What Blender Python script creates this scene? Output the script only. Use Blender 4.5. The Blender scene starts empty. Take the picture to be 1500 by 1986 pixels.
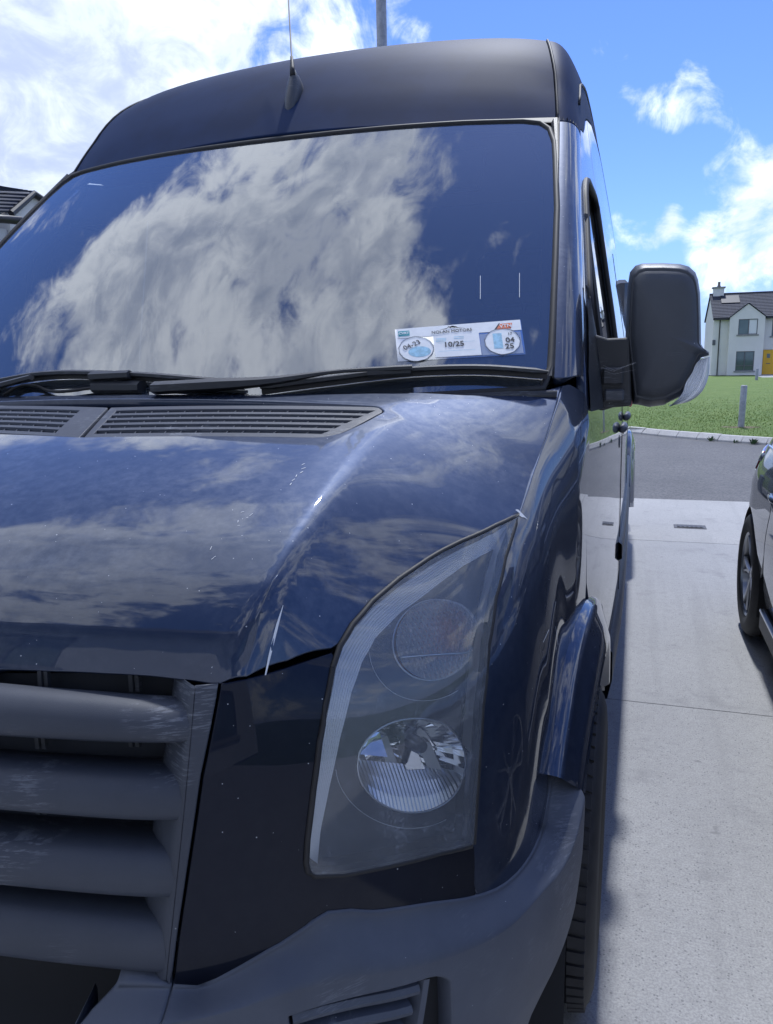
import bpy, bmesh, math, random
from mathutils import Vector, Matrix, Euler
from mathutils.geometry import delaunay_2d_cdt
random.seed(7)
SC = bpy.context.scene
COL = SC.collection
R = math.radians
# ------------------------------------------------------------------ camera
cam_d = bpy.data.cameras.new('camera'); cam = bpy.data.objects.new('camera', cam_d); COL.objects.link(cam)
def aim(loc, yaw, pitch, roll):
    y, q, r = R(yaw), R(pitch), R(roll)
    fw = Vector((-math.sin(y)*math.cos(q), math.cos(y)*math.cos(q), -math.sin(q)))
    rt = Vector((math.cos(y), math.sin(y), 0)); up = rt.cross(fw)
    rx = rt*math.cos(r)+up*math.sin(r); uy = up*math.cos(r)-rt*math.sin(r)
    m = Matrix((rx, uy, -fw)).transposed().to_4x4(); m.translation = Vector(loc); return m
cam.matrix_world = aim((1.008, -1.61, 1.44), 17.95, 11.05, -1.2)
cam_d.sensor_fit = 'HORIZONTAL'; cam_d.sensor_width = 36.0; cam_d.lens = 36.0*1480/1500
cam_d.clip_start = 0.02; cam_d.clip_end = 3000
SC.camera = cam
# ------------------------------------------------------------------ sun, sky, exposure
SUN_EL, SUN_AZ = 58.4, (-0.045, 0.999)
sl = bpy.data.lights.new('sun', 'SUN'); sl.energy = 3.0; sl.angle = R(2.5); sl.color = (1.0, .965, .91)
sun = bpy.data.objects.new('sun', sl); COL.objects.link(sun)
sd = Vector((SUN_AZ[0]*math.cos(R(SUN_EL)), SUN_AZ[1]*math.cos(R(SUN_EL)), math.sin(R(SUN_EL)))).normalized()
sun.rotation_euler = sd.to_track_quat('Z', 'Y').to_euler(); sun.location = (-20, 15, 25)
SC.view_settings.view_transform = 'Standard'; SC.view_settings.look = 'None'
SC.view_settings.exposure = 0.2; SC.view_settings.gamma = 1.0; SC.view_settings.use_white_balance = True; SC.view_settings.white_balance_temperature = 5950; SC.view_settings.use_curve_mapping = False
SC.render.engine = 'CYCLES'
SC.cycles.use_denoising = True
SC.cycles.max_bounces = 8; SC.cycles.transparent_max_bounces = 12; SC.cycles.glossy_bounces = 5
SC.cycles.sample_clamp_indirect = 6.0; SC.cycles.caustics_reflective = False; SC.cycles.caustics_refractive = False
class NT:
    """small helper for building node trees"""
    def __init__(s, tree): s.t = tree; s.t.nodes.clear()
    def n(s, typ, ins=None, **kw):
        nd = s.t.nodes.new(typ)
        for k, v in kw.items(): setattr(nd, k, v)
        for k, v in (ins or {}).items(): s.put(nd.inputs[k], v)
        return nd
    def put(s, sock, v):
        if isinstance(v, bpy.types.NodeSocket): s.t.links.new(v, sock)
        elif isinstance(v, bpy.types.Node): s.t.links.new(v.outputs[0], sock)
        else: sock.default_value = v
    def m(s, op, a, b=None, c=None, clamp=False):
        nd = s.n('ShaderNodeMath', operation=op, use_clamp=clamp)
        for i, v in enumerate((a, b, c)):
            if v is not None: s.put(nd.inputs[i], v)
        return nd.outputs[0]
    def v(s, op, a, b=None):
        nd = s.n('ShaderNodeVectorMath', operation=op)
        s.put(nd.inputs[0], a)
        if b is not None: s.put(nd.inputs[3 if op == 'SCALE' else 1], b)
        return nd.outputs['Value' if op in ('DOT_PRODUCT', 'LENGTH') else 'Vector']
    def mix(s, f, a, b, blend='MIX'):
        nd = s.n('ShaderNodeMix', data_type='RGBA', blend_type=blend)
        s.put(nd.inputs[0], f); s.put(nd.inputs[6], a); s.put(nd.inputs[7], b); return nd.outputs[2]
    def ss(s, x, lo, hi, a=0., b=1.):
        nd = s.n('ShaderNodeMapRange', interpolation_type='SMOOTHSTEP')
        for i, v in enumerate((x, lo, hi, a, b)): s.put(nd.inputs[i], v)
        return nd.outputs[0]
    def noise(s, vec, scale, detail=4., rough=.5, lac=2., dist=0., dim='3D'):
        nd = s.n('ShaderNodeTexNoise', noise_dimensions=dim)
        if vec is not None: s.put(nd.inputs['Vector'], vec)
        for k, v in (('Scale', scale), ('Detail', detail), ('Roughness', rough), ('Lacunarity', lac), ('Distortion', dist)):
            s.put(nd.inputs[k], v)
        return nd.outputs[0]
world = bpy.data.worlds.new('World'); SC.world = world; world.use_nodes = True
W = NT(world.node_tree)
sky = W.n('ShaderNodeTexSky', sky_type='NISHITA', sun_disc=False)
sky.sun_elevation = R(SUN_EL); sky.sun_rotation = math.atan2(sd.x, sd.y)
sky.altitude = 60; sky.air_density = 1.0; sky.dust_density = .15; sky.ozone_density = 2.0
gen = W.n('ShaderNodeTexCoord').outputs['Generated']
dirn = W.v('NORMALIZE', gen)
sep = W.n('ShaderNodeSeparateXYZ', {0: dirn})
CLOUD_OFF = (3.1, 1.7, .4)
pv = W.v('ADD', W.v('MULTIPLY', dirn, (1.45, .75, 1.5)), CLOUD_OFF)
n1 = W.noise(pv, 3.4, 11., .55, 2.1, .35)
n2 = W.noise(W.v('ADD', pv, (sd.x*.05, sd.y*.05, .075)), 3.4, 5., .52, 2.1, .35)
# cloud banks: (direction, tightness, amount) - where the cover is thick and where the sky is open
BANKS = [((-.62, .73, .30), .86, .25), ((-.40, .85, .36), .965, -.10), ((-.24, .90, .36), .975, .05), ((-.03, .92, .38), .945, -.22),
         ((.04, .968, .252), .9955, .13), ((0., .988, .160), .9985, .24), ((.115, .985, .15), .9945, .20), ((.0, .978, .205), .9985, -.16), ((.06, .975, .205), .9985, -.10),
         ((-.40, .12, .91), .85, .175), ((-.56, -.36, .75), .93, .10), ((-.52, .62, .58), .95, -.22), ((-.70, .46, .54), .955, -.16), ((.12, .22, .96), .955, -.22), ((.20, -.20, .95), .88, -.13), ((.0, .55, .83), .96, -.12)]
cov = 0.0
for d, t, a in BANKS:
    dv = Vector(d).normalized()
    cov = W.m('ADD', W.ss(W.v('DOT_PRODUCT', dirn, tuple(dv)), t, 1.0-(1.0-t)*.2, 0., a), cov)
n3 = W.noise(pv, 11., 6., .6, 2.1, .8)
dens = W.m('ADD', W.m('ADD', W.m('ADD', n1, .02), W.m('MULTIPLY', W.m('SUBTRACT', n3, .5), .42)), cov)
alpha = W.ss(dens, .47, .67)
thick = W.ss(dens, .56, .92)
shade = W.ss(W.m('SUBTRACT', n1, n2), -.10, .10)
tone = W.m('MULTIPLY', W.ss(thick, 0., 1., 1.0, .58), W.m('ADD', W.m('MULTIPLY', shade, .36), .70))
ccol = W.mix(W.ss(tone, .42, 1.0), (.42, .47, .60, 1), (.98, 1.0, 1.04, 1))
CLOUD_GAIN = 1.32
ccol = W.v('SCALE', ccol, CLOUD_GAIN)
SKY_STRENGTH = .12
skyc = W.v('MULTIPLY', sky.outputs[0], (.66, .78, 1.22))
skyc = W.v('SCALE', skyc, SKY_STRENGTH)
hz = W.ss(sep.outputs[2], 0., .16, .55, 0.)
skyc = W.mix(hz, skyc, (.32, .45, .86, 1))
full = W.mix(W.m('MULTIPLY', alpha, W.ss(sep.outputs[2], -.02, .05)), skyc, ccol)
# the Nishita sky keeps its own strength: everything above is already scaled, so undo it here
bg = W.n('ShaderNodeBackground', {'Color': W.v('SCALE', full, 1.0/SKY_STRENGTH), 'Strength': SKY_STRENGTH})
W.n('ShaderNodeOutputWorld', {'Surface': bg})
# ------------------------------------------------------------------ objects, parts, names
def link(o, parent=None):
    COL.objects.link(o)
    if parent is not None: o.parent = parent
    return o
def tag(o, label=None, cat=None, group=None, kind=None):
    for k, v in (('label', label), ('category', cat), ('group', group), ('kind', kind)):
        if v: o[k] = v
    return o
def thing(name, loc=(0, 0, 0), rz=0., **kw):
    o = bpy.data.objects.new(name, None); o.location = loc; o.rotation_euler = (0, 0, rz); o.empty_display_size = .2
    link(o); return tag(o, **kw)
def mk(name, verts, faces, mat, parent=None, smooth=True, lnorm=None, vnorm=None, sharp=None, **kw):
    me = bpy.data.meshes.new(name)
    me.from_pydata([tuple(v) for v in verts], [], faces)
    me.materials.append(mat) if mat else None
    me.polygons.foreach_set('use_smooth', [smooth]*len(me.polygons))
    if lnorm is not None: me.normals_split_custom_set(lnorm)
    if vnorm is not None: me.normals_split_custom_set_from_vertices(vnorm)
    if sharp is not None: me.set_sharp_from_angle(angle=R(sharp))
    me.update()
    return tag(link(bpy.data.objects.new(name, me), parent), **kw)
class MB:
    """collects simple solids into one mesh"""
    def __init__(s): s.v = []; s.f = []
    def add(s, v, f): k = len(s.v); s.v += [tuple(p) for p in v]; s.f += [tuple(i+k for i in q) for q in f]; return s
    def box(s, a, b, m=None, ch=0.):
        (x0, y0, z0), (x1, y1, z1) = a, b
        if ch <= 0:
            v = [(x, y, z) for z in (z0, z1) for y in (y0, y1) for x in (x0, x1)]
            f = [(0, 2, 3, 1), (4, 5, 7, 6), (0, 1, 5, 4), (2, 6, 7, 3), (0, 4, 6, 2), (1, 3, 7, 5)]
        else:
            bm = bmesh.new(); bmesh.ops.create_cube(bm, size=1)
            for q in bm.verts: q.co = Vector(((x0+x1)/2+q.co.x*(x1-x0), (y0+y1)/2+q.co.y*(y1-y0), (z0+z1)/2+q.co.z*(z1-z0)))
            bmesh.ops.bevel(bm, geom=bm.edges[:], offset=ch, segments=1, affect='EDGES')
            bm.verts.index_update(); v = [q.co.copy() for q in bm.verts]; f = [[q.index for q in p.verts] for p in bm.faces]; bm.free()
        if m is not None: v = [m @ Vector(p) for p in v]
        return s.add(v, f)
    def tube(s, pts, rad, n=8, cap=True, flat=1.0, upv=None):
        pts = [Vector(p) for p in pts]; rad = rad if isinstance(rad, (list, tuple)) else [rad]*len(pts)
        k = len(s.v); ref = Vector(upv) if upv else None
        for i, p in enumerate(pts):
            t = (pts[min(i+1, len(pts)-1)]-pts[max(i-1, 0)]).normalized()
            u = ref if ref else (Vector((0, 0, 1)) if abs(t.z) < .9 else Vector((1, 0, 0)))
            a = t.cross(u).normalized(); b = a.cross(t).normalized()
            for j in range(n):
                w = 2*math.pi*(j+.5)/n; s.v.append(tuple(p+a*(rad[i]*math.cos(w))+b*(rad[i]*flat*math.sin(w))))
        for i in range(len(pts)-1):
            for j in range(n):
                q = (j+1) % n; s.f.append((k+i*n+j, k+i*n+q, k+(i+1)*n+q, k+(i+1)*n+j))
        if cap:
            s.f.append(tuple(k+j for j in range(n))[::-1]); e = k+(len(pts)-1)*n; s.f.append(tuple(e+j for j in range(n)))
        return s
    def lathe(s, prof, n=32, m=None, a0=0., a1=2*math.pi):
        """profile (r, h) round the local Z axis"""
        k = len(s.v); closed = abs(a1-a0-2*math.pi) < 1e-6; c = n if closed else n+1
        for r, h in prof:
            for j in range(c):
                w = a0+(a1-a0)*j/n; p = Vector((r*math.cos(w), r*math.sin(w), h))
                s.v.append(tuple(m @ p if m is not None else p))
        for i in range(len(prof)-1):
            for j in range(n):
                q = (j+1) % c; s.f.append((k+i*c+j, k+i*c+q, k+(i+1)*c+q, k+(i+1)*c+j))
        return s
    def prism(s, poly, y0, y1, axis='Y'):
        n = len(poly); k = len(s.v)
        for y in (y0, y1):
            for a, b in poly: s.v.append({'Y': (a, y, b), 'X': (y, a, b), 'Z': (a, b, y)}[axis])
        s.f.append(tuple(k+i for i in range(n))); s.f.append(tuple(k+n+i for i in range(n))[::-1])
        for i in range(n): j = (i+1) % n; s.f.append((k+i, k+n+i, k+n+j, k+j))
        return s
    def obj(s, name, mat, parent=None, smooth=False, sharp=None, fix=True, **kw):
        me = bpy.data.meshes.new(name); me.from_pydata(s.v, [], s.f)
        if fix:
            bm = bmesh.new(); bm.from_mesh(me); bmesh.ops.recalc_face_normals(bm, faces=bm.faces[:]); bm.to_mesh(me); bm.free()
        me.materials.append(mat)
        me.polygons.foreach_set('use_smooth', [smooth or sharp is not None]*len(me.polygons))
        if sharp is not None: me.set_sharp_from_angle(angle=R(sharp))
        me.update()
        return tag(link(bpy.data.objects.new(name, me), parent), **kw)
def inside(p, poly):
    x, y = p; r = False; n = len(poly); j = n-1
    for i in range(n):
        (xi, yi), (xj, yj) = poly[i], poly[j]
        if (yi > y) != (yj > y) and x < (xj-xi)*(y-yi)/(yj-yi)+xi: r = not r
        j = i
    return r
def area2(poly): return sum(poly[i-1][0]*poly[i][1]-poly[i][0]*poly[i-1][1] for i in range(len(poly)))/2
def densify(poly, res):
    o = []
    for i in range(len(poly)):
        a, b = poly[i], poly[(i+1) % len(poly)]; k = max(1, int(math.dist(a, b)/res+.5))
        o += [(a[0]+(b[0]-a[0])*j/k, a[1]+(b[1]-a[1])*j/k) for j in range(k)]
    return o
def inset(poly, d):
    sg = 1 if area2(poly) > 0 else -1; n = len(poly); o = []
    for i in range(n):
        p0, p, p1 = Vector(poly[i-1]), Vector(poly[i]), Vector(poly[(i+1) % n])
        a, b = (p-p0), (p1-p)
        if a.length < 1e-9 or b.length < 1e-9: o.append(tuple(p)); continue
        a.normalize(); b.normalize()
        na, nb = Vector((-a.y, a.x))*sg, Vector((-b.y, b.x))*sg; q = na+nb
        if q.length < .3: q = na; k = 1
        else: q.normalize(); k = min(2.2, 1/max(.3, q.dot(na)))
        o.append(tuple(p+q*d*k))
    return o
def rounded(poly, rad, seg=4):
    o = []; n = len(poly)
    for i in range(n):
        r = rad[i] if isinstance(rad, (list, tuple)) else rad
        p0, p, p1 = Vector(poly[i-1]), Vector(poly[i]), Vector(poly[(i+1) % n])
        if r <= 0: o.append(tuple(p)); continue
        ra = min(r, (p0-p).length*.45, (p1-p).length*.45); a = p+(p0-p).normalized()*ra; b = p+(p1-p).normalized()*ra
        for j in range(seg+1):
            t = j/seg; o.append(tuple(a*(1-t)**2+p*2*t*(1-t)+b*t*t))
    return o
INNER = Vector((0, 1.6, .8))
def surf_normal(S, u, v, e=2e-4, ref=None):
    a = Vector(S(u-e, v)); b = Vector(S(u+e, v)); c = Vector(S(u, v-e)); d = Vector(S(u, v+e))
    n = (b-a).cross(d-c)
    n = n.normalized() if n.length > 1e-12 else Vector((0, 0, 1))
    p = (a+b)*.5
    if n.dot(p-(ref or INNER)) < 0: n = -n
    return n
def panel(name, S, poly, mat, parent, off=0., gap=.002, res=.03, skirt=.014, rim=.0018, holes=(), mirror=False, ref=None, both=None, crease=(), ne=.003, **kw):
    """a trimmed piece of the surface S(u, v), with a rounded edge turned inwards"""
    poly = inset(densify(poly, res), gap) if gap else densify(poly, res)
    hol = [densify(h, res) for h in holes]
    us = [p[0] for p in poly]; vs = [p[1] for p in poly]
    pts = [Vector(p) for p in poly]; edges = [(i, (i+1) % len(poly)) for i in range(len(poly))]
    for h in hol:
        k = len(pts); pts += [Vector(p) for p in h]; edges += [(k+i, k+(i+1) % len(h)) for i in range(len(h))]
    nb = len(pts)
    for cr in crease:
        k = len(pts); pts += [Vector(p) for p in cr]; edges += [(k+i, k+i+1) for i in range(len(cr)-1)]
    bnd = [tuple(p) for p in pts]
    import random as rr
    rg = rr.Random(3)
    nu = int((max(us)-min(us))/res)+2; nv = int((max(vs)-min(vs))/res)+2
    grid = {}
    for b in bnd: grid.setdefault((int(b[0]/res), int(b[1]/res)), []).append(b)
    for i in range(nu):
        for j in range(nv):
            q = (min(us)+(i+.5*(j % 2))*res, min(vs)+j*res)
            if not inside(q, poly) or any(inside(q, h) for h in hol): continue
            ci, cj = int(q[0]/res), int(q[1]/res)
            if any(math.dist(q, b) < res*.45 for a in (-1, 0, 1) for e in (-1, 0, 1) for b in grid.get((ci+a, cj+e), ())): continue
            pts.append(Vector(q))
    vo, eo, fo, *_ = delaunay_2d_cdt(pts, edges, [], 0, 1e-7)
    tri = []
    for f in fo:
        c = (sum(vo[i].x for i in f)/len(f), sum(vo[i].y for i in f)/len(f))
        if inside(c, poly) and not any(inside(c, h) for h in hol): tri.append(list(f))
    used = sorted({i for f in tri for i in f}); mp = {o: i for i, o in enumerate(used)}
    V = []; N = []
    for o in used:
        u, v = vo[o]; n = surf_normal(S, u, v, ne, ref=ref); V.append(Vector(S(u, v))+n*off); N.append(n)
    F = [[mp[i] for i in f] for f in tri]
    for f in F:
        if (V[f[1]]-V[f[0]]).cross(V[f[2]]-V[f[0]]).dot(N[f[0]]) < 0: f.reverse()
    LN = [[N[i] for i in f] for f in F]
    if skirt:
        cnt = {}
        for f in F:
            for i in range(len(f)):
                a, b = f[i], f[(i+1) % len(f)]; cnt[(a, b)] = 1
        be = [(a, b) for (a, b) in cnt if (b, a) not in cnt]
        outd = {}
        for a, b in be:
            t = (V[b]-V[a]).normalized(); o = t.cross(N[a]); outd.setdefault(a, []).append(o); outd.setdefault(b, []).append(o)
        r1 = {}; r2 = {}
        for i, os_ in outd.items():
            o = sum(os_, Vector()); o = o.normalized() if o.length > 1e-6 else os_[0]
            r1[i] = len(V); V.append(V[i]+o*rim-N[i]*rim); N.append((N[i]*.5+o).normalized())
            r2[i] = len(V); V.append(V[i]+o*rim-N[i]*skirt); N.append(o)
        for a, b in be:
            F.append([b, a, r1[a], r1[b]]); LN.append([N[b], N[a], N[r1[a]], N[r1[b]]])
            F.append([r1[b], r1[a], r2[a], r2[b]]); LN.append([N[r1[b]], N[r1[a]], N[r2[a]], N[r2[b]]])
    obs = [mk(name, V, F, mat, parent, lnorm=[n for l in LN for n in l], **kw)]
    if mirror:
        V2 = [Vector((-p.x, p.y, p.z)) for p in V]; F2 = [f[::-1] for f in F]
        L2 = [Vector((-n.x, n.y, n.z)) for l in LN for n in l[::-1]]
        obs.append(mk(name, V2, F2, mat, parent, lnorm=L2, **kw))
    return obs
def mirrored(o, **kw):
    """the same piece on the other side of the vehicle"""
    me = o.data.copy(); me.transform(Matrix.Scale(-1, 4, Vector((1, 0, 0)))); me.flip_normals()
    q = bpy.data.objects.new(o.name.split('.')[0], me); link(q, o.parent); return tag(q, **kw)
def gridmesh(P, closed_u=False):
    """faces for a list of rows of points"""
    n = len(P); m = len(P[0]); F = []
    for i in range(n-1):
        for j in range(m-1 if not closed_u else m):
            F.append((i*m+j, i*m+(j+1) % m, (i+1)*m+(j+1) % m, (i+1)*m+j))
    return [p for r in P for p in r], F
def text(name, body, size, mat, parent, mw, ax='CENTER', bold=0.):
    cu = bpy.data.curves.new(name, 'FONT'); cu.body = body; cu.size = size; cu.align_x = ax; cu.align_y = 'CENTER'; cu.extrude = .0002; cu.offset = bold
    cu.resolution_u = 3
    t = bpy.data.objects.new(name, cu); COL.objects.link(t)
    dg = bpy.context.evaluated_depsgraph_get(); me = bpy.data.meshes.new_from_object(t.evaluated_get(dg)); bpy.data.objects.remove(t)
    me.materials.clear(); me.materials.append(mat); me.transform(mw)
    return link(bpy.data.objects.new(name, me), parent)
# ------------------------------------------------------------------ materials
def mat(name):
    m = bpy.data.materials.new(name); m.use_nodes = True; return m, NT(m.node_tree)
def finish(m, t, bsdf, disp=None):
    t.n('ShaderNodeOutputMaterial', {'Surface': bsdf}); return m
def objco(t): return t.n('ShaderNodeTexCoord').outputs['Object']
def bump(t, h, strength=.3, dist=.01): return t.n('ShaderNodeBump', {'Height': h, 'Strength': strength, 'Distance': dist}).outputs[0]
def simple(name, col, rough=.5, metal=0., coat=0., var=.0, scale=20., bumps=0., bscale=200., spec=.5, detail=4., col2=None, bdist=.002):
    m, t = mat(name); co = objco(t)
    c = (*col, 1)
    if var or col2:
        f = t.ss(t.noise(co, scale, detail, .6), .35, .65)
        c2 = (*(col2 or [x*(1-var) for x in col]), 1); c = t.mix(f, c, c2)
    b = t.n('ShaderNodeBsdfPrincipled', {'Base Color': c, 'Roughness': rough, 'Metallic': metal, 'Coat Weight': coat, 'Coat Roughness': .03, 'Specular IOR Level': spec})
    if bumps: t.put(b.inputs['Normal'], bump(t, t.noise(co, bscale, 3, .6), bumps, bdist))
    return finish(m, t, b)
def vpaint(name, base, flake, coat_r=.02, dust=.25, specks=True, dustcol=(.20, .21, .24), cior=1.60, met0=.82):
    m, t = mat(name); co = objco(t)
    geo = t.n('ShaderNodeNewGeometry')
    film = t.m('MULTIPLY', t.ss(t.noise(co, 3.2, 8, .68), .30, .75), t.ss(t.noise(co, 55., 4, .7), .25, .8))
    up = t.n('ShaderNodeSeparateXYZ', {0: geo.outputs['Normal']}).outputs[2]
    film = t.m('MULTIPLY', film, t.ss(up, -.2, .9, .35, 1.))
    vor = t.n('ShaderNodeTexVoronoi', {'Vector': co, 'Scale': 130., 'Randomness': 1.}, feature='F1')
    pick = t.ss(t.n('ShaderNodeSeparateXYZ', {0: vor.outputs['Color']}).outputs[0], .86, .865)
    sz = t.m('MULTIPLY', t.n('ShaderNodeSeparateXYZ', {0: vor.outputs['Color']}).outputs[1], .085)
    dot = t.m('MULTIPLY', t.m('LESS_THAN', vor.outputs['Distance'], t.m('ADD', sz, .03)), pick)
    scr = t.n('ShaderNodeTexVoronoi', {'Vector': t.v('MULTIPLY', co, (34., 11., 26.)), 'Scale': 1.}, feature='DISTANCE_TO_EDGE')
    hair = t.m('MULTIPLY', t.m('LESS_THAN', scr.outputs[0], .006), t.m('GREATER_THAN', t.noise(co, 9., 3, .6), .64))
    c = t.mix(t.m('MULTIPLY', film, dust), (*flake, 1), (*dustcol, 1))
    if specks:
        c = t.mix(dot, c, (.46, .48, .52, 1))
    wob = t.noise(co, 2.2, 1, .3)
    cn = bump(t, t.m('ADD', t.m('MULTIPLY', wob, 1.0), t.m('MULTIPLY', t.noise(co, 900., 1, .5), .0012)), .012, .05)
    ro = t.m('ADD', t.m('MULTIPLY', film, .02), coat_r)
    met = t.m('SUBTRACT', met0, t.m('MULTIPLY', t.m('MAXIMUM', dot, t.m('MULTIPLY', film, dust*2)), .8), clamp=True)
    b = t.n('ShaderNodeBsdfPrincipled', {'Base Color': c, 'Roughness': .52, 'Metallic': met, 'Coat Weight': t.m('SUBTRACT', 1., dot), 'Coat Roughness': ro, 'Coat IOR': cior, 'Coat Normal': cn})
    return finish(m, t, b)
def glassy(name, tint=(.8, .85, .87), ior=1.5, rough=0., haze=0., hazecol=(.6, .63, .68), dirt=0.):
    """thin pane: reflects by Fresnel, lets the rest straight through"""
    m, t = mat(name); co = objco(t)
    fr = t.n('ShaderNodeFresnel', {'IOR': ior}).outputs[0]
    # two faces of the pane reflect
    fr = t.m('DIVIDE', t.m('MULTIPLY', fr, 2.), t.m('ADD', fr, 1.))
    tr = t.n('ShaderNodeBsdfTransparent', {'Color': (*tint, 1)})
    gl = t.n('ShaderNodeBsdfGlossy', {'Roughness': rough})
    inner = tr
    if haze or dirt:
        df = t.n('ShaderNodeBsdfDiffuse', {'Color': (*hazecol, 1)})
        f = haze
        if dirt:
            f = t.m('ADD', haze, t.m('MULTIPLY', t.m('MULTIPLY', t.ss(t.noise(co, 14., 8, .7), .45, .8), t.ss(t.noise(co, 240., 3, .7), .4, .75)), dirt))
        inner = t.n('ShaderNodeMixShader', {0: f, 1: tr, 2: df})
    sh = t.n('ShaderNodeMixShader', {0: fr, 1: inner, 2: gl})
    return finish(m, t, sh)
def plastic(name, col, col2, rough=.55, scuff=.0, bumps=.25):
    """weathered black plastic, greyed by the sun, with pale scuffs"""
    m, t = mat(name); co = objco(t)
    f = t.ss(t.noise(co, 4.5, 6, .65), .3, .7)
    c = t.mix(f, (*col, 1), (*col2, 1))
    r = rough
    if scuff:
        st = t.noise(t.v('MULTIPLY', co, (40., 40., 420.)), 1., 5, .7)
        s = t.m('MULTIPLY', t.ss(st, .50, .62), t.ss(t.noise(co, 7., 4, .6), .52, .66))
        c = t.mix(t.m('MULTIPLY', s, scuff), c, (.34, .36, .40, 1))
    vor = t.n('ShaderNodeTexVoronoi', {'Vector': co, 'Scale': 70.}, feature='F1')
    pick = t.m('GREATER_THAN', t.n('ShaderNodeSeparateXYZ', {0: vor.outputs['Color']}).outputs[0], .965)
    dot = t.m('MULTIPLY', t.m('LESS_THAN', vor.outputs['Distance'], .07), pick)
    c = t.mix(t.m('MULTIPLY', dot, .8), c, (.42, .43, .45, 1))
    b = t.n('ShaderNodeBsdfPrincipled', {'Base Color': c, 'Roughness': r, 'Specular IOR Level': .5})
    t.put(b.inputs['Normal'], bump(t, t.m('ADD', t.noise(co, 1400., 2, .5), t.m('MULTIPLY', t.noise(co, 60., 3, .6), .6)), bumps, .0012))
    return finish(m, t, b)
M = {}
M['paint'] = vpaint('navy_paint', (.006, .01, .03), (.018, .030, .066), dust=.30, dustcol=(.17, .19, .25))  # dust film, its bluish tone also lifting the blacks like veiling glare
M['roofpaint'] = simple('dulled_roof_paint', (.012, .028, .085), .62, spec=.12, var=.25, scale=5., detail=8.)
M['black_panel'] = vpaint('black_gloss', (.003, .005, .010), (.003, .006, .018), dust=.04, cior=1.27)
M['bumper'] = plastic('weathered_bumper_plastic', (.058, .067, .090), (.080, .091, .118), .5, .22)
M['grille'] = plastic('grille_plastic', (.034, .040, .056), (.048, .055, .074), .52, .30)
M['trim'] = plastic('black_trim', (.022, .024, .028), (.036, .038, .044), .5, .2)
M['housing'] = plastic('mirror_housing_plastic', (.048, .054, .066), (.062, .068, .082), .42, .2)
M['dark'] = simple('dark_cavity', (.008, .009, .012), .8)
M['cavity'] = simple('grille_cavity', (.013, .017, .027), .7)
M['rubber'] = simple('rubber_seal', (.016, .016, .018), .6, var=.3, scale=40)
M['tyre'] = simple('tyre_rubber', (.028, .028, .030), .75, var=.35, scale=18, bumps=.2, bscale=300)
M['frit'] = simple('black_glass_border', (.012, .013, .016), .06, coat=1.)
M['glass'] = glassy('windscreen_glass', (.86, .92, .93), 2.35, 0., .075, (.42, .50, .62), dirt=.05)  # bluish haze colour: dusty film, lightened to imitate a veil of glare
M['sideglass'] = glassy('side_glass', (.62, .72, .72), 1.6)
M['lens'] = glassy('headlight_lens', (.86, .88, .90), 1.40, .02, .13, (.58, .64, .74), dirt=.34)
M['chrome'] = simple('reflector_chrome', (.86, .87, .89), .07, 1.)
M['chrome_soft'] = simple('brushed_metal', (.72, .74, .78), .28, 1.)
M['ribs'] = simple('ribbed_lens_edge', (.80, .82, .86), .25, 0., coat=.8)
M['bezel'] = simple('headlight_bezel', (.022, .026, .034), .35, var=.2, scale=30)
M['amber'] = simple('amber_bulb', (.85, .24, .04), .3, coat=.4)
M['white_paint'] = simple('white_scratch', (.72, .73, .74), .6)
M['inside'] = simple('cab_trim', (.035, .037, .042), .75, var=.3, scale=12)
M['seat'] = simple('seat_cloth', (.040, .042, .050), .9, var=.3, scale=60, bumps=.3)
M['steel'] = simple('wheel_steel', (.22, .22, .23), .45, .8)
# ------------------------------------------------------------------ body surfaces of the van
def spline(pts):
    # natural-ish catmull-rom (non uniform) through pts (list of tuples); param = cumulative length of first two comps
    n=len(pts); d=[0.0]
    for i in range(1,n): d.append(d[-1]+math.dist(pts[i],pts[i-1]))
    m=[]
    k=len(pts[0])
    for i in range(n):
        a,b=max(i-1,0),min(i+1,n-1)
        if a==i or b==i: t=[(pts[b][j]-pts[a][j])/(d[b]-d[a]) for j in range(k)]
        else:
            h0,h1=d[i]-d[a],d[b]-d[i]
            t=[((pts[i][j]-pts[a][j])/h0*h1+(pts[b][j]-pts[i][j])/h1*h0)/(h0+h1) for j in range(k)]
        m.append(t)
    def f(s):
        if s<=d[0]: return tuple(pts[0][j]+m[0][j]*(s-d[0]) for j in range(k))
        if s>=d[-1]: return tuple(pts[-1][j]+m[-1][j]*(s-d[-1]) for j in range(k))
        lo,hi=0,n-1
        while hi-lo>1:
            c=(lo+hi)//2
            if d[c]<=s: lo=c
            else: hi=c
        h=d[hi]-d[lo]; t=(s-d[lo])/h; t2,t3=t*t,t*t*t
        a,b,c_,e=2*t3-3*t2+1,t3-2*t2+t,-2*t3+3*t2,t3-t2
        return tuple(a*pts[lo][j]+b*h*m[lo][j]+c_*pts[hi][j]+e*h*m[hi][j] for j in range(k))
    f.L=d[-1]; f.d=d
    return f
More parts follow.
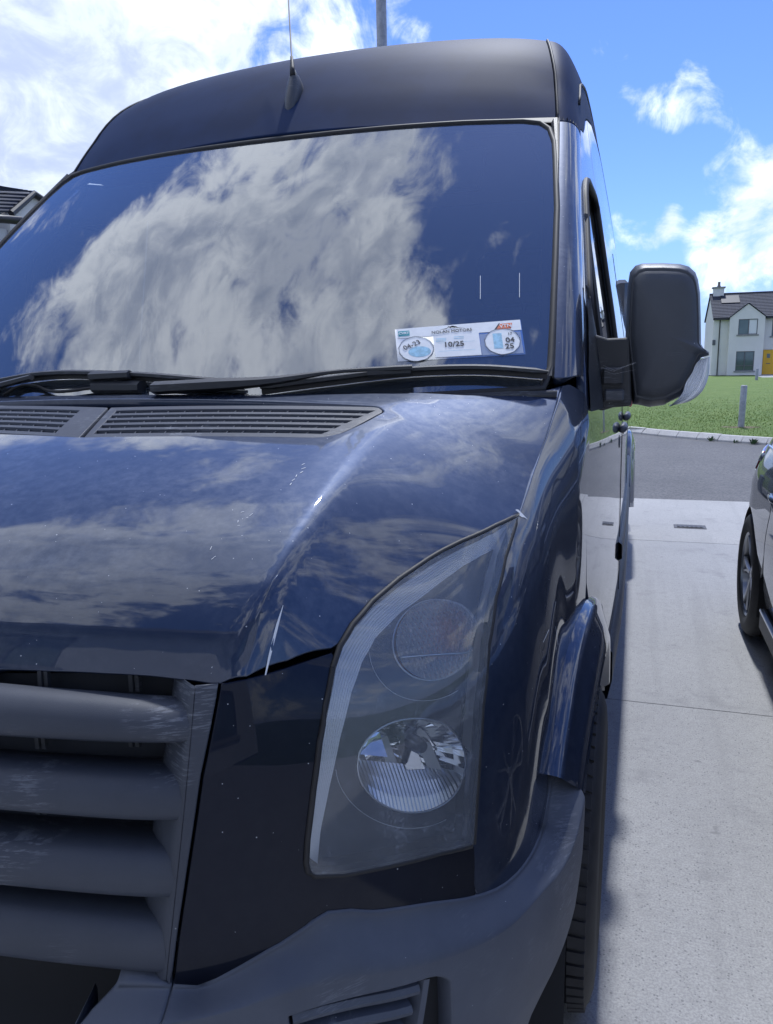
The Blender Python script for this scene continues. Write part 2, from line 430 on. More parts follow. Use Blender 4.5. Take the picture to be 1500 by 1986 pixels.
def fn1(pts):
    # monotone-ish 1d cubic y(x)
    xs=[p[0] for p in pts]; ys=[p[1] for p in pts]; n=len(xs); m=[]
    for i in range(n):
        if i in (0,n-1):
            a,b=(0,1) if i==0 else (n-2,n-1); m.append((ys[b]-ys[a])/(xs[b]-xs[a]))
        else:
            h0,h1=xs[i]-xs[i-1],xs[i+1]-xs[i]; s0,s1=(ys[i]-ys[i-1])/h0,(ys[i+1]-ys[i])/h1
            m.append((s0*h1+s1*h0)/(h0+h1))
    def f(x):
        if x<=xs[0]: return ys[0]+m[0]*(x-xs[0])
        if x>=xs[-1]: return ys[-1]+m[-1]*(x-xs[-1])
        i=0
        while xs[i+1]<x: i+=1
        h=xs[i+1]-xs[i]; t=(x-xs[i])/h; t2,t3=t*t,t*t*t
        return (2*t3-3*t2+1)*ys[i]+(t3-2*t2+t)*h*m[i]+(3*t2-2*t3)*ys[i+1]+(t3-t2)*h*m[i+1]
    return f
PLAN=spline([(0,-1.06),(.2,-1.045),(.4,-1.0),(.53,-.95),(.61,-.895),(.68,-.825),(.76,-.735),(.83,-.63),(.874,-.52),(.893,-.40),(.905,-.2),(.922,0.),(.940,.25),(.957,.6),(.973,1.1),(.982,1.7),(.986,3.),(.982,5.3)])
LEAN=fn1([(.2,-.05),(.35,-.02),(.5,.0),(.65,.0),(.8,.0),(.95,.008),(1.1,.03),(1.25,.055),(1.4,.08)])
def zs(y): return 1.215+.445*(y+.5)
def shr(t):
    a=(t+.2)/.2
    return .055*a**2.6 if a>0 else 0.
def body(s,Z):
    sg=1. if s>=0 else -1.; s=abs(s)
    x,y=PLAN(s); x2,y2=PLAN(s+2e-3); x1,y1=(x,y)
    tx,ty=x2-x1,y2-y1; l=math.hypot(tx,ty); nx,ny=ty/l,-tx/l
    f=min(1.,max(0.,(y+.92)/.32)); f=f*f*(3-2*f)
    o=LEAN(Z)*(1. if y<-.6 else max(0.,1-(y+.6)/.5))*(.35+.65*f)+shr(Z-zs(y))*(.25+.75*f)
    return (sg*(x-nx*o),y-ny*o,Z)
TUM=fn1([(1.0,0),(1.25,.004),(1.4,.014),(1.55,.036),(1.7,.062),(1.85,.088),(2.0,.113),(2.2,.145),(2.35,.165),(2.44,.19),(2.5,.23),(2.56,.32)])
def side(Y,Z):
    # body side above the sills, Y measured along the van
    lo,hi=0.,PLAN.L+1
    for _ in range(40):
        m=(lo+hi)/2
        if PLAN(m)[1]<Y: lo=m
        else: hi=m
    return (PLAN(lo)[0]-TUM(Z),Y,Z)
def ws(X,v):
    # v 0 base .. 1 top
    Z=1.405+.655*v; Y=-.215+.70*v+.2*X*X-.03*math.sin(math.pi*v)
    return (X,Y,Z+.0*X)
CAPP=spline([(.485,2.062),(.60,2.20),(.75,2.338),(.95,2.440),(1.25,2.512),(2.0,2.57),(5.5,2.59)])
def cap(X,w):
    y,z=CAPP(w); a=abs(X)/.76
    return (X,y+.2*X*X*max(0,1-w/1.2),z-.03*a**2-.025*a**8*min(1,w/.25))
BCF=fn1([(-.985,.96),(-.968,1.02),(-.954,1.064),(-.94,1.094),(-.918,1.134),(-.888,1.172),(-.84,1.205),(-.75,1.247),(-.62,1.293),(-.45,1.34),(-.26,1.387)])
def bon(X,Y): return (X,Y,BCF(Y-.2*X*X))
# ------------------------------------------------------------------ measured outlines (metres on each panel surface)
UV = {'armA': [(-0.5945, -0.0772), (-0.3575, -0.0377), (-0.2486, -0.0041)],
 'armB': [(0.0843, -0.0432), (0.3264, -0.0271)],
 'armB2': [(0.3272, -0.0301), (0.4481, -0.0036), (0.5931, 0.0041)],
 'bezel_l': [(1.0626, 1.1557), (0.9793, 1.1352), (0.9053, 1.1168), (0.8527, 1.0945), (0.8202, 1.0691), (0.7942, 1.0336), (0.7697, 0.9814),
             (0.7492, 0.9197), (0.7331, 0.8614), (0.7267, 0.8168)],
 'bezel_r': [(1.1537, 1.1642), (1.1026, 1.1319), (1.056, 1.088), (1.0206, 1.0348), (0.9966, 0.9846), (0.981, 0.9285), (0.9765, 0.9068)],
 'bladeB': [(0.3025, -0.0328), (0.4366, -0.0092), (0.5911, 0.0132), (0.7161, 0.0153), (0.8446, -0.002)],
 'bon_edge': [(1.5616, 1.3902), (1.4821, 1.3423), (1.4161, 1.3005), (1.3209, 1.2526), (1.2186, 1.1978), (1.1437, 1.1914), (1.0581, 1.1794),
              (0.9788, 1.1641), (0.9059, 1.149), (0.8446, 1.1319), (0.803, 1.1129), (0.776, 1.0933), (0.7641, 1.0886), (0.7031, 1.0853),
              (0.6476, 1.0825), (0.6137, 1.082)],
 'bon_front': [(0.5658, -0.8826), (0.4884, -0.8978), (0.4254, -0.9087), (0.3602, -0.9191), (0.2925, -0.9287)],
 'bumper_crease': [(0.5283, 0.6843), (0.5929, 0.6811), (0.6622, 0.679), (0.7382, 0.6529), (0.833, 0.6258), (0.9672, 0.5866), (1.0623, 0.5714),
                   (1.1511, 0.5684), (1.3622, 0.5254)],
 'chip': [(1.2232, 1.2027), (1.2374, 1.2005), (1.2436, 1.1879), (1.2315, 1.1866), (1.2195, 1.1919)],
 'clipB': [(0.5085, 0.0006), (0.5902, 0.0042)],
 'frin': [(0.5582, 1.0888), (0.5383, 1.018), (0.5189, 0.9334), (0.5017, 0.8415), (0.4832, 0.7485)],
 'gap': [(1.2199, 1.1992), (1.3209, 1.2526), (1.4161, 1.3005), (1.5616, 1.3902)],
 'headlight': [(0.7605, 1.0716), (0.7424, 1.0307), (0.7286, 0.9913), (0.7147, 0.9361), (0.7031, 0.877), (0.6997, 0.8465), (0.7018, 0.8339),
               (0.71, 0.8245), (0.7487, 0.8117), (0.8179, 0.7992), (0.8962, 0.7849), (0.9553, 0.7695), (0.9602, 0.7709), (0.9664, 0.8314),
               (0.9764, 0.9001), (0.9901, 0.9655), (1.0243, 1.0413), (1.0687, 1.099), (1.1277, 1.1475), (1.2133, 1.1971), (1.1444, 1.1913),
               (1.0581, 1.1794), (0.9788, 1.1641), (0.9059, 1.149), (0.8452, 1.1318), (0.803, 1.1129), (0.7765, 1.0932)],
 'hose': [(-0.3373, -0.0376), (-0.3078, -0.0108), (-0.254, -0.008), (-0.2132, -0.0233), (-0.0661, -0.0136)],
 'ridge': [(0.5838, 1.084), (0.5264, 0.7377)],
 'scratch1': [(0.6834, 0.3282), (0.6928, 0.2486)],
 'scratch2': [(0.7635, 0.3339), (0.7714, 0.2508)],
 'ventR': [(0.0326, -0.3389), (0.5695, -0.2887), (0.5814, -0.3077), (0.5674, -0.382), (0.5456, -0.4358), (0.5212, -0.4545), (0.098, -0.5036)],
 'ventRows': [(0.062, -0.3679), (0.5686, -0.3188), (0.074, -0.3984), (0.5632, -0.3481), (0.0808, -0.4245), (0.5517, -0.3745), (0.0881, -0.4492),
              (0.5403, -0.3997), (0.0969, -0.4754), (0.5284, -0.4267)],
 'wedge': [(0.615, 1.0824), (0.5853, 0.9835), (0.5636, 0.8811), (0.5453, 0.7918), (0.5339, 0.7281), (0.561, 0.7207), (0.5835, 0.725),
           (0.6121, 0.7334), (0.6415, 0.7438), (0.6879, 0.7562), (0.7044, 0.7646), (0.7072, 0.7644), (0.798, 0.7394), (0.8747, 0.7163),
           (0.9656, 0.6822), (0.9674, 0.6908), (0.9639, 0.766), (0.9553, 0.7695), (0.8962, 0.7849), (0.8179, 0.7992), (0.7487, 0.8117),
           (0.71, 0.8245), (0.7018, 0.8339), (0.6997, 0.8465), (0.7031, 0.877), (0.7147, 0.9361), (0.7286, 0.9913), (0.7424, 1.0307),
           (0.7605, 1.0716), (0.7667, 1.0839), (0.7643, 1.0892), (0.7031, 1.0853), (0.6476, 1.0825), (0.6217, 1.0816)],
 'wing_front': [(0.9686, 0.6823), (1.0242, 0.665), (1.0663, 0.6591), (1.1087, 0.6587), (1.1721, 0.662), (1.2651, 0.6601), (1.3885, 0.6373),
                (1.4178, 0.6411)],
 'wip': [(-0.6392, -0.022), (-0.3619, 0.0006), (-0.2736, 0.0179), (-0.0125, 0.0156), (0.2609, -0.0169)],
 'wipcap': [(-0.0876, -0.0101), (0.0295, -0.0119)],
 'wipclip': [(-0.0923, 0.0026), (0.0031, 0.0068)],
 'ws_glass': [(-0.7564, 0.9817), (-0.2212, 1.0088), (0.1336, 1.0021), (0.3417, 1.0119), (0.6144, 1.0067), (0.7336, 0.9973), (0.7662, 0.9559),
              (0.789, 0.8866), (0.8336, 0.3864), (0.8431, 0.0647), (0.8418, 0.0312)]}
XYZ = {'marm': [(0.908, 0.25, 1.5047), (0.9221, 0.25, 1.4927), (0.9475, 0.25, 1.4839), (0.9969, 0.25, 1.4848), (1.0051, 0.25, 1.3339),
          (0.9641, 0.25, 1.3304), (0.9391, 0.25, 1.3222), (0.9201, 0.25, 1.3342), (0.9101, 0.25, 1.4349)],
 'mast': [(-0.0117, 0.66, 2.2689), (-0.0126, 0.66, 2.318)],
 'mast2': [(-0.0808, 0.82, 2.5591), (-0.0782, 0.82, 2.6451)],
 'mirror': [(0.9847, 0.25, 1.484), (0.9849, 0.25, 1.5667), (0.9853, 0.25, 1.6014), (0.989, 0.25, 1.6317), (0.9995, 0.25, 1.6444),
            (1.0146, 0.25, 1.6485), (1.0588, 0.25, 1.6466), (1.0952, 0.25, 1.6427), (1.1134, 0.25, 1.6363), (1.1278, 0.25, 1.6226),
            (1.1338, 0.25, 1.6071), (1.1395, 0.25, 1.579), (1.1442, 0.25, 1.5225), (1.1478, 0.25, 1.4659), (1.1542, 0.25, 1.4557),
            (1.1654, 0.25, 1.4476), (1.1657, 0.25, 1.442), (1.1488, 0.25, 1.4367), (1.1383, 0.25, 1.4042), (1.117, 0.25, 1.3577),
            (1.1098, 0.25, 1.3497), (1.081, 0.25, 1.3348), (1.0767, 0.25, 1.3313), (1.0436, 0.25, 1.3267), (1.0198, 0.25, 1.3321),
            (1.0062, 0.25, 1.3332), (1.0009, 0.25, 1.3703)],
 'mlens_in': [(1.1484, 0.25, 1.4356), (1.1445, 0.25, 1.4278), (1.1383, 0.25, 1.4042), (1.1278, 0.25, 1.3805), (1.117, 0.25, 1.3577),
              (1.1067, 0.25, 1.3474), (1.0843, 0.25, 1.333)],
 'mlens_out': [(1.1658, 0.25, 1.4409), (1.1663, 0.25, 1.4184), (1.1646, 0.25, 1.3925), (1.1514, 0.25, 1.3597), (1.1287, 0.25, 1.3415),
               (1.104, 0.25, 1.3347), (1.0844, 0.25, 1.3324)],
 'permit': [(0.5333, -0.0638, 1.5064), (0.6179, -0.0342, 1.5171), (0.7803, 0.0146, 1.5207), (0.7998, -0.0451, 1.4503), (0.6816, -0.0796, 1.4509),
            (0.5556, -0.1195, 1.4415)]}
# ------------------------------------------------------------------ the van
van = thing('van', label='large dark navy panel van with grey plastic bumper, parked nose towards the viewer', cat='van')
def s_of_y(Y):
    lo, hi = 0., PLAN.L+1
    for _ in range(40):
        m = (lo+hi)/2
        if PLAN(m)[1] < Y: lo = m
        else: hi = m
    return lo
WC = (0.0, .36)                                            # front axle (Y, Z)
def arc(r, a0, a1, n=14, c=WC): return [(c[0]+r*math.cos(R(a0+(a1-a0)*i/n)), c[1]+r*math.sin(R(a0+(a1-a0)*i/n))) for i in range(n+1)]
# --- bonnet: crowned in the middle, folded along a crease, rounded down to its edges
EDGE = [body(*p) for p in UV['bon_edge']]
EL = [.27, .27, .262, .252, .242, .213, .175, .14, .113, .095, .082, .075, .07, .07, .07, .07]
EP = [1.15]*5+[1.2, 1.25, 1.3, 1.35, 1.4, 1.45, 1.5, 1.7, 1.9, 2, 2]
def crease_drop():
    """fall of the bonnet outside its crease: ruled from the crease (0) out to the height of the panel edge"""
    n = 240
    def resample(L):
        d = [0.]
        for a, b in zip(L, L[1:]): d.append(d[-1]+math.dist(a[:2], b[:2]))
        o = []; i = 0
        for k in range(n+1):
            x = d[-1]*k/n
            while i < len(L)-2 and d[i+1] < x: i += 1
            f = (x-d[i])/(d[i+1]-d[i]); o.append([L[i][m]+(L[i+1][m]-L[i][m])*f for m in range(len(L[0]))])
        return o
    E_ = resample([(e[0], e[1], BCF(e[1]-.2*e[0]**2)-e[2]) for e in EDGE])
    for k in range(4):
        E2 = [list(p) for p in E_]
        for i in range(1, n):
            w = min(12, i, n-i); q = E_[i-w:i+w+1]; E2[i] = [sum(p[m] for p in q)/len(q) for m in range(3)]
        E_ = E2
    C_ = resample([(.604, -.17), (.604, -.40), (.604, -.60), (.604, -.78), (.592, -.845), (.562, -.884)])
    # the crease is walked at the pace of the edge
    xcr = fn1([(-.90, .548), (-.884, .562), (-.845, .592), (-.78, .604), (-.60, .604), (-.1, .604)])
    def f(x, y):
        if x <= xcr(y): return 0.
        def cross(k): c, e = C_[k], E_[k]; return (e[0]-c[0])*(y-c[1])-(e[1]-c[1])*(x-c[0])
        st = 12; k0 = 0; v0 = cross(0)
        for k1 in range(st, n+1, st):
            v1 = cross(k1)
            if (v0 > 0) != (v1 > 0):
                a_, b_, va, vb = k0, k1, v0, v1
                while b_-a_ > 1:
                    m_ = (a_+b_)//2; vm = cross(m_)
                    if (vm > 0) != (va > 0): b_, vb = m_, vm
                    else: a_, va = m_, vm
                a = va/(va-vb); c0, e0, c, e = C_[a_], E_[a_], C_[b_], E_[b_]
                cx, cy = c0[0]+(c[0]-c0[0])*a, c0[1]+(c[1]-c0[1])*a; ex, ey, ed = [e0[m]+(e[m]-e0[m])*a for m in range(3)]
                w = ((x-cx)*(ex-cx)+(y-cy)*(ey-cy))/((ex-cx)**2+(ey-cy)**2)
                if -.3 < w < 3: return ed*(max(0., w)**1.06)
            k0, v0 = k1, v1
        if x < .56: return 0.
        q = min(E_, key=lambda e: (e[0]-x)**2+(e[1]-y)**2); return q[2]
    return f
DROP = crease_drop()
def bonnet(X, Y):
    a = abs(X); z = BCF(Y-.2*X*X)
    d = DROP(a, Y) if a > .545 else 0.
    xi = .572+(.520-.572)*min(1, max(0, (-.327-Y)/.457)); f = max(0., min(1., (-.25-Y)/.05))*max(0., 1-max(0., (-.45-Y)/.42))
    return (X, Y, z-d-.0055*f*max(0., min(1., (a-xi)/(.604-xi))))
front = [(x, y) for x, y in UV['bon_front']]
ctr = [(x, y+.004) for x, y in [(.20, -.9575), (.1, -.966), (0., -.969)]]
half = [(EDGE[i][0], EDGE[i][1]) for i in range(len(EDGE))]+front[1:]+ctr
rear = [(.875, -.082), (.80, -.125), (.70, -.168), (.60, -.20), (.45, -.232), (.30, -.25), (.15, -.258), (0, -.26)]
bon_poly = half+[(-x, y) for x, y in half[:-1][::-1]]+[(-x, y) for x, y in rear[1:-1]][::1]+[(0, -.26)]+rear[1:-1][::-1]
VR = [(.033, -.340), (.566, -.290), (.585, -.305), (.567, -.382), (.546, -.436), (.520, -.456), (.098, -.505)]
vout = rounded(VR, [.003, .012, .02, .03, .03, .03, .003], 4)
def hingeL(poly, c=.067): return [(2*.030-x+.0, y) for x, y in poly]
VL = [(.026, -.340), (-.51, -.290), (-.53, -.305), (-.50, -.382), (-.47, -.436), (-.44, -.456), (.088, -.505)]
voutL = rounded(VL, [.003, .012, .02, .03, .03, .03, .003], 4)
hole_all = [(.585, -.303)]
VH = rounded([(-.512, -.286), (.568, -.286), (.590, -.305), (.572, -.386), (.551, -.440), (.524, -.461), (-.445, -.461), (-.475, -.440), (-.505, -.386), (-.535, -.305)], [.012, .012, .02, .03, .03, .03, .03, .03, .03, .02], 4)
VH2 = []
for x, y in VH:                      # front edge of the opening runs a little forward in the middle
    VH2.append((x, y-(.046 if y < -.45 and abs(x) < .4 else 0)))
VH = rounded([(-.51, -.286), (.568, -.286), (.590, -.305), (.572, -.386), (.551, -.440), (.524, -.461), (.30, -.487), (.096, -.510), (-.15, -.495), (-.445, -.461), (-.475, -.440), (-.505, -.386), (-.533, -.305)], [.012, .012, .02, .03, .03, .03, .03, .01, .03, .03, .03, .03, .02], 3)
bonnet_o, = panel('bonnet', bonnet, bon_poly, M['paint'], van, gap=.0022, res=.0115, skirt=.02, holes=[VH], rim=.002, ne=.014,
                  crease=[[(sg*.604, -.31+(-.78+.31)*i/24) for i in range(25)]+[(sg*.592, -.845), (sg*.575, -.868)] for sg in (1, -1)]+[[(sg*(.572-.052*i/20), -.327-.44*i/20) for i in range(21)] for sg in (1, -1)])
# scratches and chips on the bonnet
def ribbon(name, S, pts, wid, m, parent, off=.0006):
    P = []
    for i, p in enumerate(pts):
        a = pts[max(0, i-1)]; b = pts[min(len(pts)-1, i+1)]
        t = Vector((b[0]-a[0], b[1]-a[1])).normalized(); q = Vector((-t.y, t.x))*(wid[i] if isinstance(wid, list) else wid)
        row = []
        for s in (-1, 1):
            u, v = p[0]+q.x*s, p[1]+q.y*s; row.append(Vector(S(u, v))+surf_normal(S, u, v)*off)
        P.append(row)
    v, f = gridmesh(P); return mk(name, v, f, m, parent)
ribbon('scratch', bonnet, [(.613, -.806), (.6115, -.822), (.6085, -.842), (.606, -.856)], [.0002, .0010, .0008, .0002], M['white_paint'], bonnet_o)
rg = random.Random(5)
for k in range(9):
    x = .50+rg.uniform(-.02, .02); y = -.70-rg.uniform(0, .10); x += (y+.75)*.15
    ribbon('scratch', bonnet, [(x, y), (x+rg.uniform(-.005, .002), y-rg.uniform(.001, .006))], .00015+.0002*rg.random(), M['white_paint'], bonnet_o)
for k in range(6):
    x = .545+rg.uniform(-.006, .006); y = -.56-k*.012
    ribbon('scratch', bonnet, [(x, y), (x+rg.uniform(-.004, .002), y-.006)], .0004, M['white_paint'], bonnet_o)
# --- bonnet air intakes, two grey mouldings with five slots each
def vent(poly, left):
    sgn = -1 if left else 1
    def row(t):   # left and right end of slot row t (0 rear .. 1 front)
        if not left: return (.062+.037*t, .566-.042*t), (-.368-.108*t, -.319-.109*t)
        return (-.003+.040*t-.02, -.505+.052*t), (-.366-.108*t, -.319-.109*t)
    (xa, xb), _ = row(0.); (xc, xd), _ = row(1.)
    def edge(t, e): (x0, x1), (y0, y1) = row(t); return (x0, y0) if e == 0 else (x1, y1)
    h = [edge(-.10, 0), edge(-.10, 1)]+[edge(t, 1) for t in (.25, .5, .75)]+[edge(1.10, 1), edge(1.10, 0)]+[edge(t, 0) for t in (.75, .5, .25)]
    fr, = panel('bonnet_vent', bonnet, poly, M['grille'], van, off=-.002, gap=.001, res=.022, skirt=.008, holes=[h], rim=.001)
    for k in range(4):
        t = (k+.5)/4; ta, tb = t-.052, t+.052
        bar = []
        for i in range(13):
            s = i/12; line = []
            for tt, o in ((ta-.01, -.012), (ta, -.0025), (tb, -.0025), (tb+.03, -.012)):
                p, q = edge(tt, 0), edge(tt, 1); u, v = p[0]+(q[0]-p[0])*s, p[1]+(q[1]-p[1])*s
                line.append(Vector(bonnet(u, v))+surf_normal(bonnet, u, v)*o)
            bar.append(line)
        v, f = gridmesh(bar); mk('slat', v, f, M['grille'], fr, smooth=False)
    rb = MB()
    n = 15
    for i in range(n):
        s0 = (i+.5)/n
        for k in range(5):
            t = -.02+k/4*1.04; pa, pb = [], []
            for tt in (t-.13, t+.13):
                p, q = edge(tt, 0), edge(tt, 1); s = s0+(tt-.5)*.03*sgn
                u, v = p[0]+(q[0]-p[0])*s, p[1]+(q[1]-p[1])*s; pa.append(Vector(bonnet(u, v))-Vector((0, 0, .006)))
            rb.tube(pa, .0011, 4)
    rb.obj('rib', M['grille'], fr, kind='stuff')
    dk = [edge(-.3, 0), edge(-.3, 1), edge(1.2, 1), edge(1.2, 0)]
    panel('intake_floor', bonnet, dk, M['dark'], fr, off=-.03, gap=0, res=.06, skirt=0)
vent(vout, False); vent(voutL, True)
# --- front panel between grille and headlight, the wing and the headlight
WE = UV['wedge']
for side_ in (0,):
    panel('front_panel', body, WE, M['black_panel'], van, off=.0, gap=.0022, res=.02, skirt=.02, mirror=True)
hl = UV['headlight']
wf = UV['wing_front']
sA = s_of_y
arch_pts = [(1.205, .668), (1.24, .700)]+[(sA(y), z) for y, z in arc(.545, 135, 86, 12)]
wing_poly = [wf[0]]+wf[1:5]+arch_pts+[(sA(.045), .96), (sA(.035), 1.1), (sA(.03), 1.28), (sA(.04), 1.37), (sA(-.03), 1.392)]
wing_poly += [(s, z) for s, z in UV['gap'][::-1]]+[p for p in hl[12:20][::-1]][0:0]
hr = hl[12:20]                                               # outer edge of the lens, bottom to top
wing_poly += hr[::-1]+[(hr[0][0], wf[0][1]+.02)]
wing = panel('front_wing', body, wing_poly, M['paint'], van, off=.0, gap=.0022, res=.02, skirt=.022, mirror=True)
ch = UV['chip']
m2 = M['white_paint']
cv = [Vector(body(*p))+surf_normal(body, *p)*.0008 for p in [(1.2125, 1.205), (1.2165, 1.2055), (1.221, 1.204), (1.2235, 1.200), (1.229, 1.193), (1.2335, 1.1865), (1.226, 1.191), (1.2195, 1.1925), (1.2150, 1.196), (1.2185, 1.1995)]]
mk('paint_chip', cv, [tuple(range(len(cv)))], m2, wing[0], smooth=False)
for a, b in (((1.305, .985), (1.325, .945)), ((1.21, .99), (1.25, .998))):
    ribbon('scratch', body, [a, b], .0007, M['white_paint'], wing[0], .0012)
# dark structure behind the gaps
def behind(S, poly, off, name, parent, m=None): return panel(name, S, poly, m or M['dark'], parent, off=off, gap=0, res=.05, skirt=0)
bk = [(.50, .50), (1.36, .50), (1.30, .72), (1.18, .80), (1.18, 1.16), (1.05, 1.14), (.80, 1.07), (.60, 1.04), (.50, 1.04)]
for o in behind(body, bk, -.13, 'inner_front', van): mirrored(o)
for o in behind(body, [(1.19, .95), (1.62, .95), (1.66, 1.36), (1.56, 1.375), (1.38, 1.27), (1.22, 1.17)], -.022, 'inner_wing', van): mirrored(o)
ub = [bonnet(x, y) for x, y in bon_poly]
panel('inner_bonnet', bonnet, inset(bon_poly, .02), M['dark'], van, off=-.045, gap=0, res=.06, skirt=0)
# headlight
lens, = panel('headlight', body, hl, M['lens'], van, off=.003, gap=.003, res=.018, skirt=.006, rim=.003)
bl, br = UV['bezel_l'], UV['bezel_r']
def hin(S, o): return lambda u, v: tuple(Vector(S(u, v))-surf_normal(S, u, v)*o)
L1, L2 = [(.9565, 1.0701)], [(.8856, .9048)]
LAMP1 = ((.961, 1.069), (.080, -.0155), (.0247, .053)); LAMP2 = ((.8895, .902), (.098, -.031), (.005, .069))
def lp(L, x, y): c, a, b = L; return (c[0]+a[0]*x+b[0]*y, c[1]+a[1]*x+b[1]*y)
def ell(L, k=1., n=48): return [lp(L, k*math.cos(2*math.pi*i/n), k*math.sin(2*math.pi*i/n)) for i in range(n)]
e1 = ell(LAMP1); e2 = ell(LAMP2)
inner_poly = inset(hl, .004)
e1c = [p for p in e1]
bez, = panel('bezel', hin(body, .034), inner_poly, M['bezel'], lens, gap=0, res=.02, skirt=0, holes=[e1c, e2])
# ribbed bright strip along both sides of the lens
def strip(inn, outp, n, name, o0=.030, o1=.010, ribs=True):
    P = []
    def lerp(L, t):
        d = [0]
        for i in range(1, len(L)): d.append(d[-1]+math.dist(L[i], L[i-1]))
        x = t*d[-1]; i = 0
        while i < len(L)-2 and d[i+1] < x: i += 1
        f = (x-d[i])/max(1e-9, d[i+1]-d[i]); return (L[i][0]+(L[i+1][0]-L[i][0])*f, L[i][1]+(L[i+1][1]-L[i][1])*f)
    k = 9
    for i in range(n+1):
        t = i/n; a, b = lerp(inn, t), lerp(outp, t); row = []
        for j in range(k*2+1):
            f = j/(k*2); u, v = a[0]+(b[0]-a[0])*f, a[1]+(b[1]-a[1])*f
            o = o0+(o1-o0)*f+(.0016 if j % 2 else 0.)
            row.append(Vector(body(u, v))-surf_normal(body, u, v)*o)
        P.append(row)
    v, f = gridmesh(P); return mk(name, v, f, M['ribs'], lens, smooth=False)
hl_in = [(p[0], p[1]) for p in inset(hl, .006)]
strip([br[0], (br[0][0]*.5+bl[0][0]*.5+.004, br[0][1]*.5+bl[0][1]*.5+.002)]+bl, [hl_in[i] for i in (19, 20, 21, 22, 23, 24, 25, 26)]+[hl_in[i] for i in (0, 1, 2, 3, 4, 5)], 60, 'ribbed_strip')
strip(br, [hl_in[i] for i in (19, 18, 17, 16, 15, 14)], 50, 'ribbed_strip')
BZ = .034
def reflector(L, depth, name, facets, m, jit=.06):
    """facetted bowl behind a round opening"""
    n0 = surf_normal(body, *L[0]); ctr_ = Vector(body(*L[0]))-n0*(BZ+depth)
    rim = [Vector(hin(body, BZ)(*p)) for p in ell(L)]
    P = [rim]
    for f, d in ((.90, .26), (.72, .56), (.50, .80), (.28, .94), (.12, 1.0)):
        row = []
        for i in range(48):
            seg = (i+2) // facets; q = random.Random(seg*7+int(f*100)*3).uniform(-jit, jit)
            row.append(ctr_+(rim[i]-ctr_-n0*depth)*f+n0*depth*(1-d+q))
        P.append(row)
    v, f = gridmesh(P, True); f = [q[::-1] for q in f]
    return mk(name, v, f, m, lens, smooth=False), n0, ctr_, rim
r2o, n2_, c2_, rim2 = reflector(LAMP2, .075, 'reflector', 5, M['chrome'])
r1o, n1_, c1_, rim1 = reflector(LAMP1, .055, 'indicator_bowl', 3, M['chrome'])
for rm in (rim1, rim2):
    MB().tube(rm+[rm[0]], .0015, 6, cap=False).obj('rim_ring', M['chrome_soft'], lens, smooth=True)
def frame_of(n):
    z = n.normalized(); x = Vector((0, 0, 1)).cross(z).normalized(); y = z.cross(x); return Matrix((x, y, z)).transposed()
def ipt(L, x, y, o): u, v = lp(L, x, y); return Vector(body(u, v))-surf_normal(body, u, v)*o
mm = frame_of(n2_).to_4x4(); mm.translation = ipt(LAMP2, .30, .28, BZ+.050)
MB().lathe([(.0, .030), (.008, .029), (.0115, .022), (.0115, .0), (.016, -.004)], 20, mm).obj('bulb_shield', M['bezel'], lens, sharp=30)
# fluted lower part of the main lamp, one rib beside the next
P = []
n = 58
for i in range(n+1):
    x = -.985+1.97*i/n; yb = -math.sqrt(max(0., 1-x*x)); yt = -.05-.20*(x+1)*.5; yt = max(yt, yb); fl = .0019 if i % 2 else 0.
    P.append([ipt(LAMP2, x, yb+(yt-yb)*t, BZ+.001+.034*t**1.3*min(1, (yt-yb)*2.2)-fl*min(1, (yt-yb)*4)) for t in (0, .33, .66, 1.)])
v, f = gridmesh(P); mk('fluted_step', v, f, M['chrome_soft'], lens, smooth=False)
# flat mirror facets in the middle of the lamp
def facet(x0, x1, y0, y1, o0, o1, m, sk=0.):
    mk('mirror_facet', [ipt(LAMP2, x0, y0, o0), ipt(LAMP2, x1, y0, o0+sk), ipt(LAMP2, x1, y1, o1+sk), ipt(LAMP2, x0, y1, o1)], [(0, 1, 2, 3)], m, lens, smooth=False)
M['facet'] = simple('satin_facet', (.62, .62, .58), .45, .1)
facet(-.30, -.02, -.20, .30, BZ+.030, BZ+.055, M['facet'], .012)
facet(.02, .40, -.24, .16, BZ+.026, BZ+.050, M['chrome'], .002)
facet(.46, .66, -.22, .28, BZ+.030, BZ+.055, M['facet'], -.012)
facet(-.78, -.36, .06, .52, BZ+.032, BZ+.052, M['chrome'], -.01)
mm = frame_of(n1_).to_4x4(); mm.translation = ipt(LAMP1, .34, .12, BZ+.045)
MB().lathe([(0, .036), (.020, .033), (.034, .022), (.034, .004), (.020, -.006)], 20, mm).obj('indicator_bulb', M['amber'], lens, smooth=True)
m_, t_ = mat('pillow_optic'); co = objco(t_)
tb = t_.n('ShaderNodeTexVoronoi', {'Vector': co, 'Scale': 165., 'Randomness': 0.}, feature='F1', distance='CHEBYCHEV')
nb = bump(t_, tb.outputs['Distance'], 1., .005)
fr = t_.n('ShaderNodeFresnel', {'IOR': 1.8, 'Normal': nb})
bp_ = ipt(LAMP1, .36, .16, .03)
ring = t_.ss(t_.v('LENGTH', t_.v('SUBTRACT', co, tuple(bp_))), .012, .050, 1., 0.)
oc = t_.mix(ring, (.66, .67, .70, 1), (.62, .27, .14, 1))  # amber bulb's reflection painted into the base colour, fading away from the bulb
pil_m = finish(m_, t_, t_.n('ShaderNodeMixShader', {0: fr, 1: t_.n('ShaderNodeMixShader', {0: .42, 1: t_.n('ShaderNodeBsdfTransparent', {0: (.95, .9, .88, 1)}), 2: t_.n('ShaderNodeBsdfPrincipled', {'Base Color': oc, 'Roughness': .25, 'Normal': nb})}), 2: t_.n('ShaderNodeBsdfGlossy', {'Roughness': .06, 'Normal': nb})}))
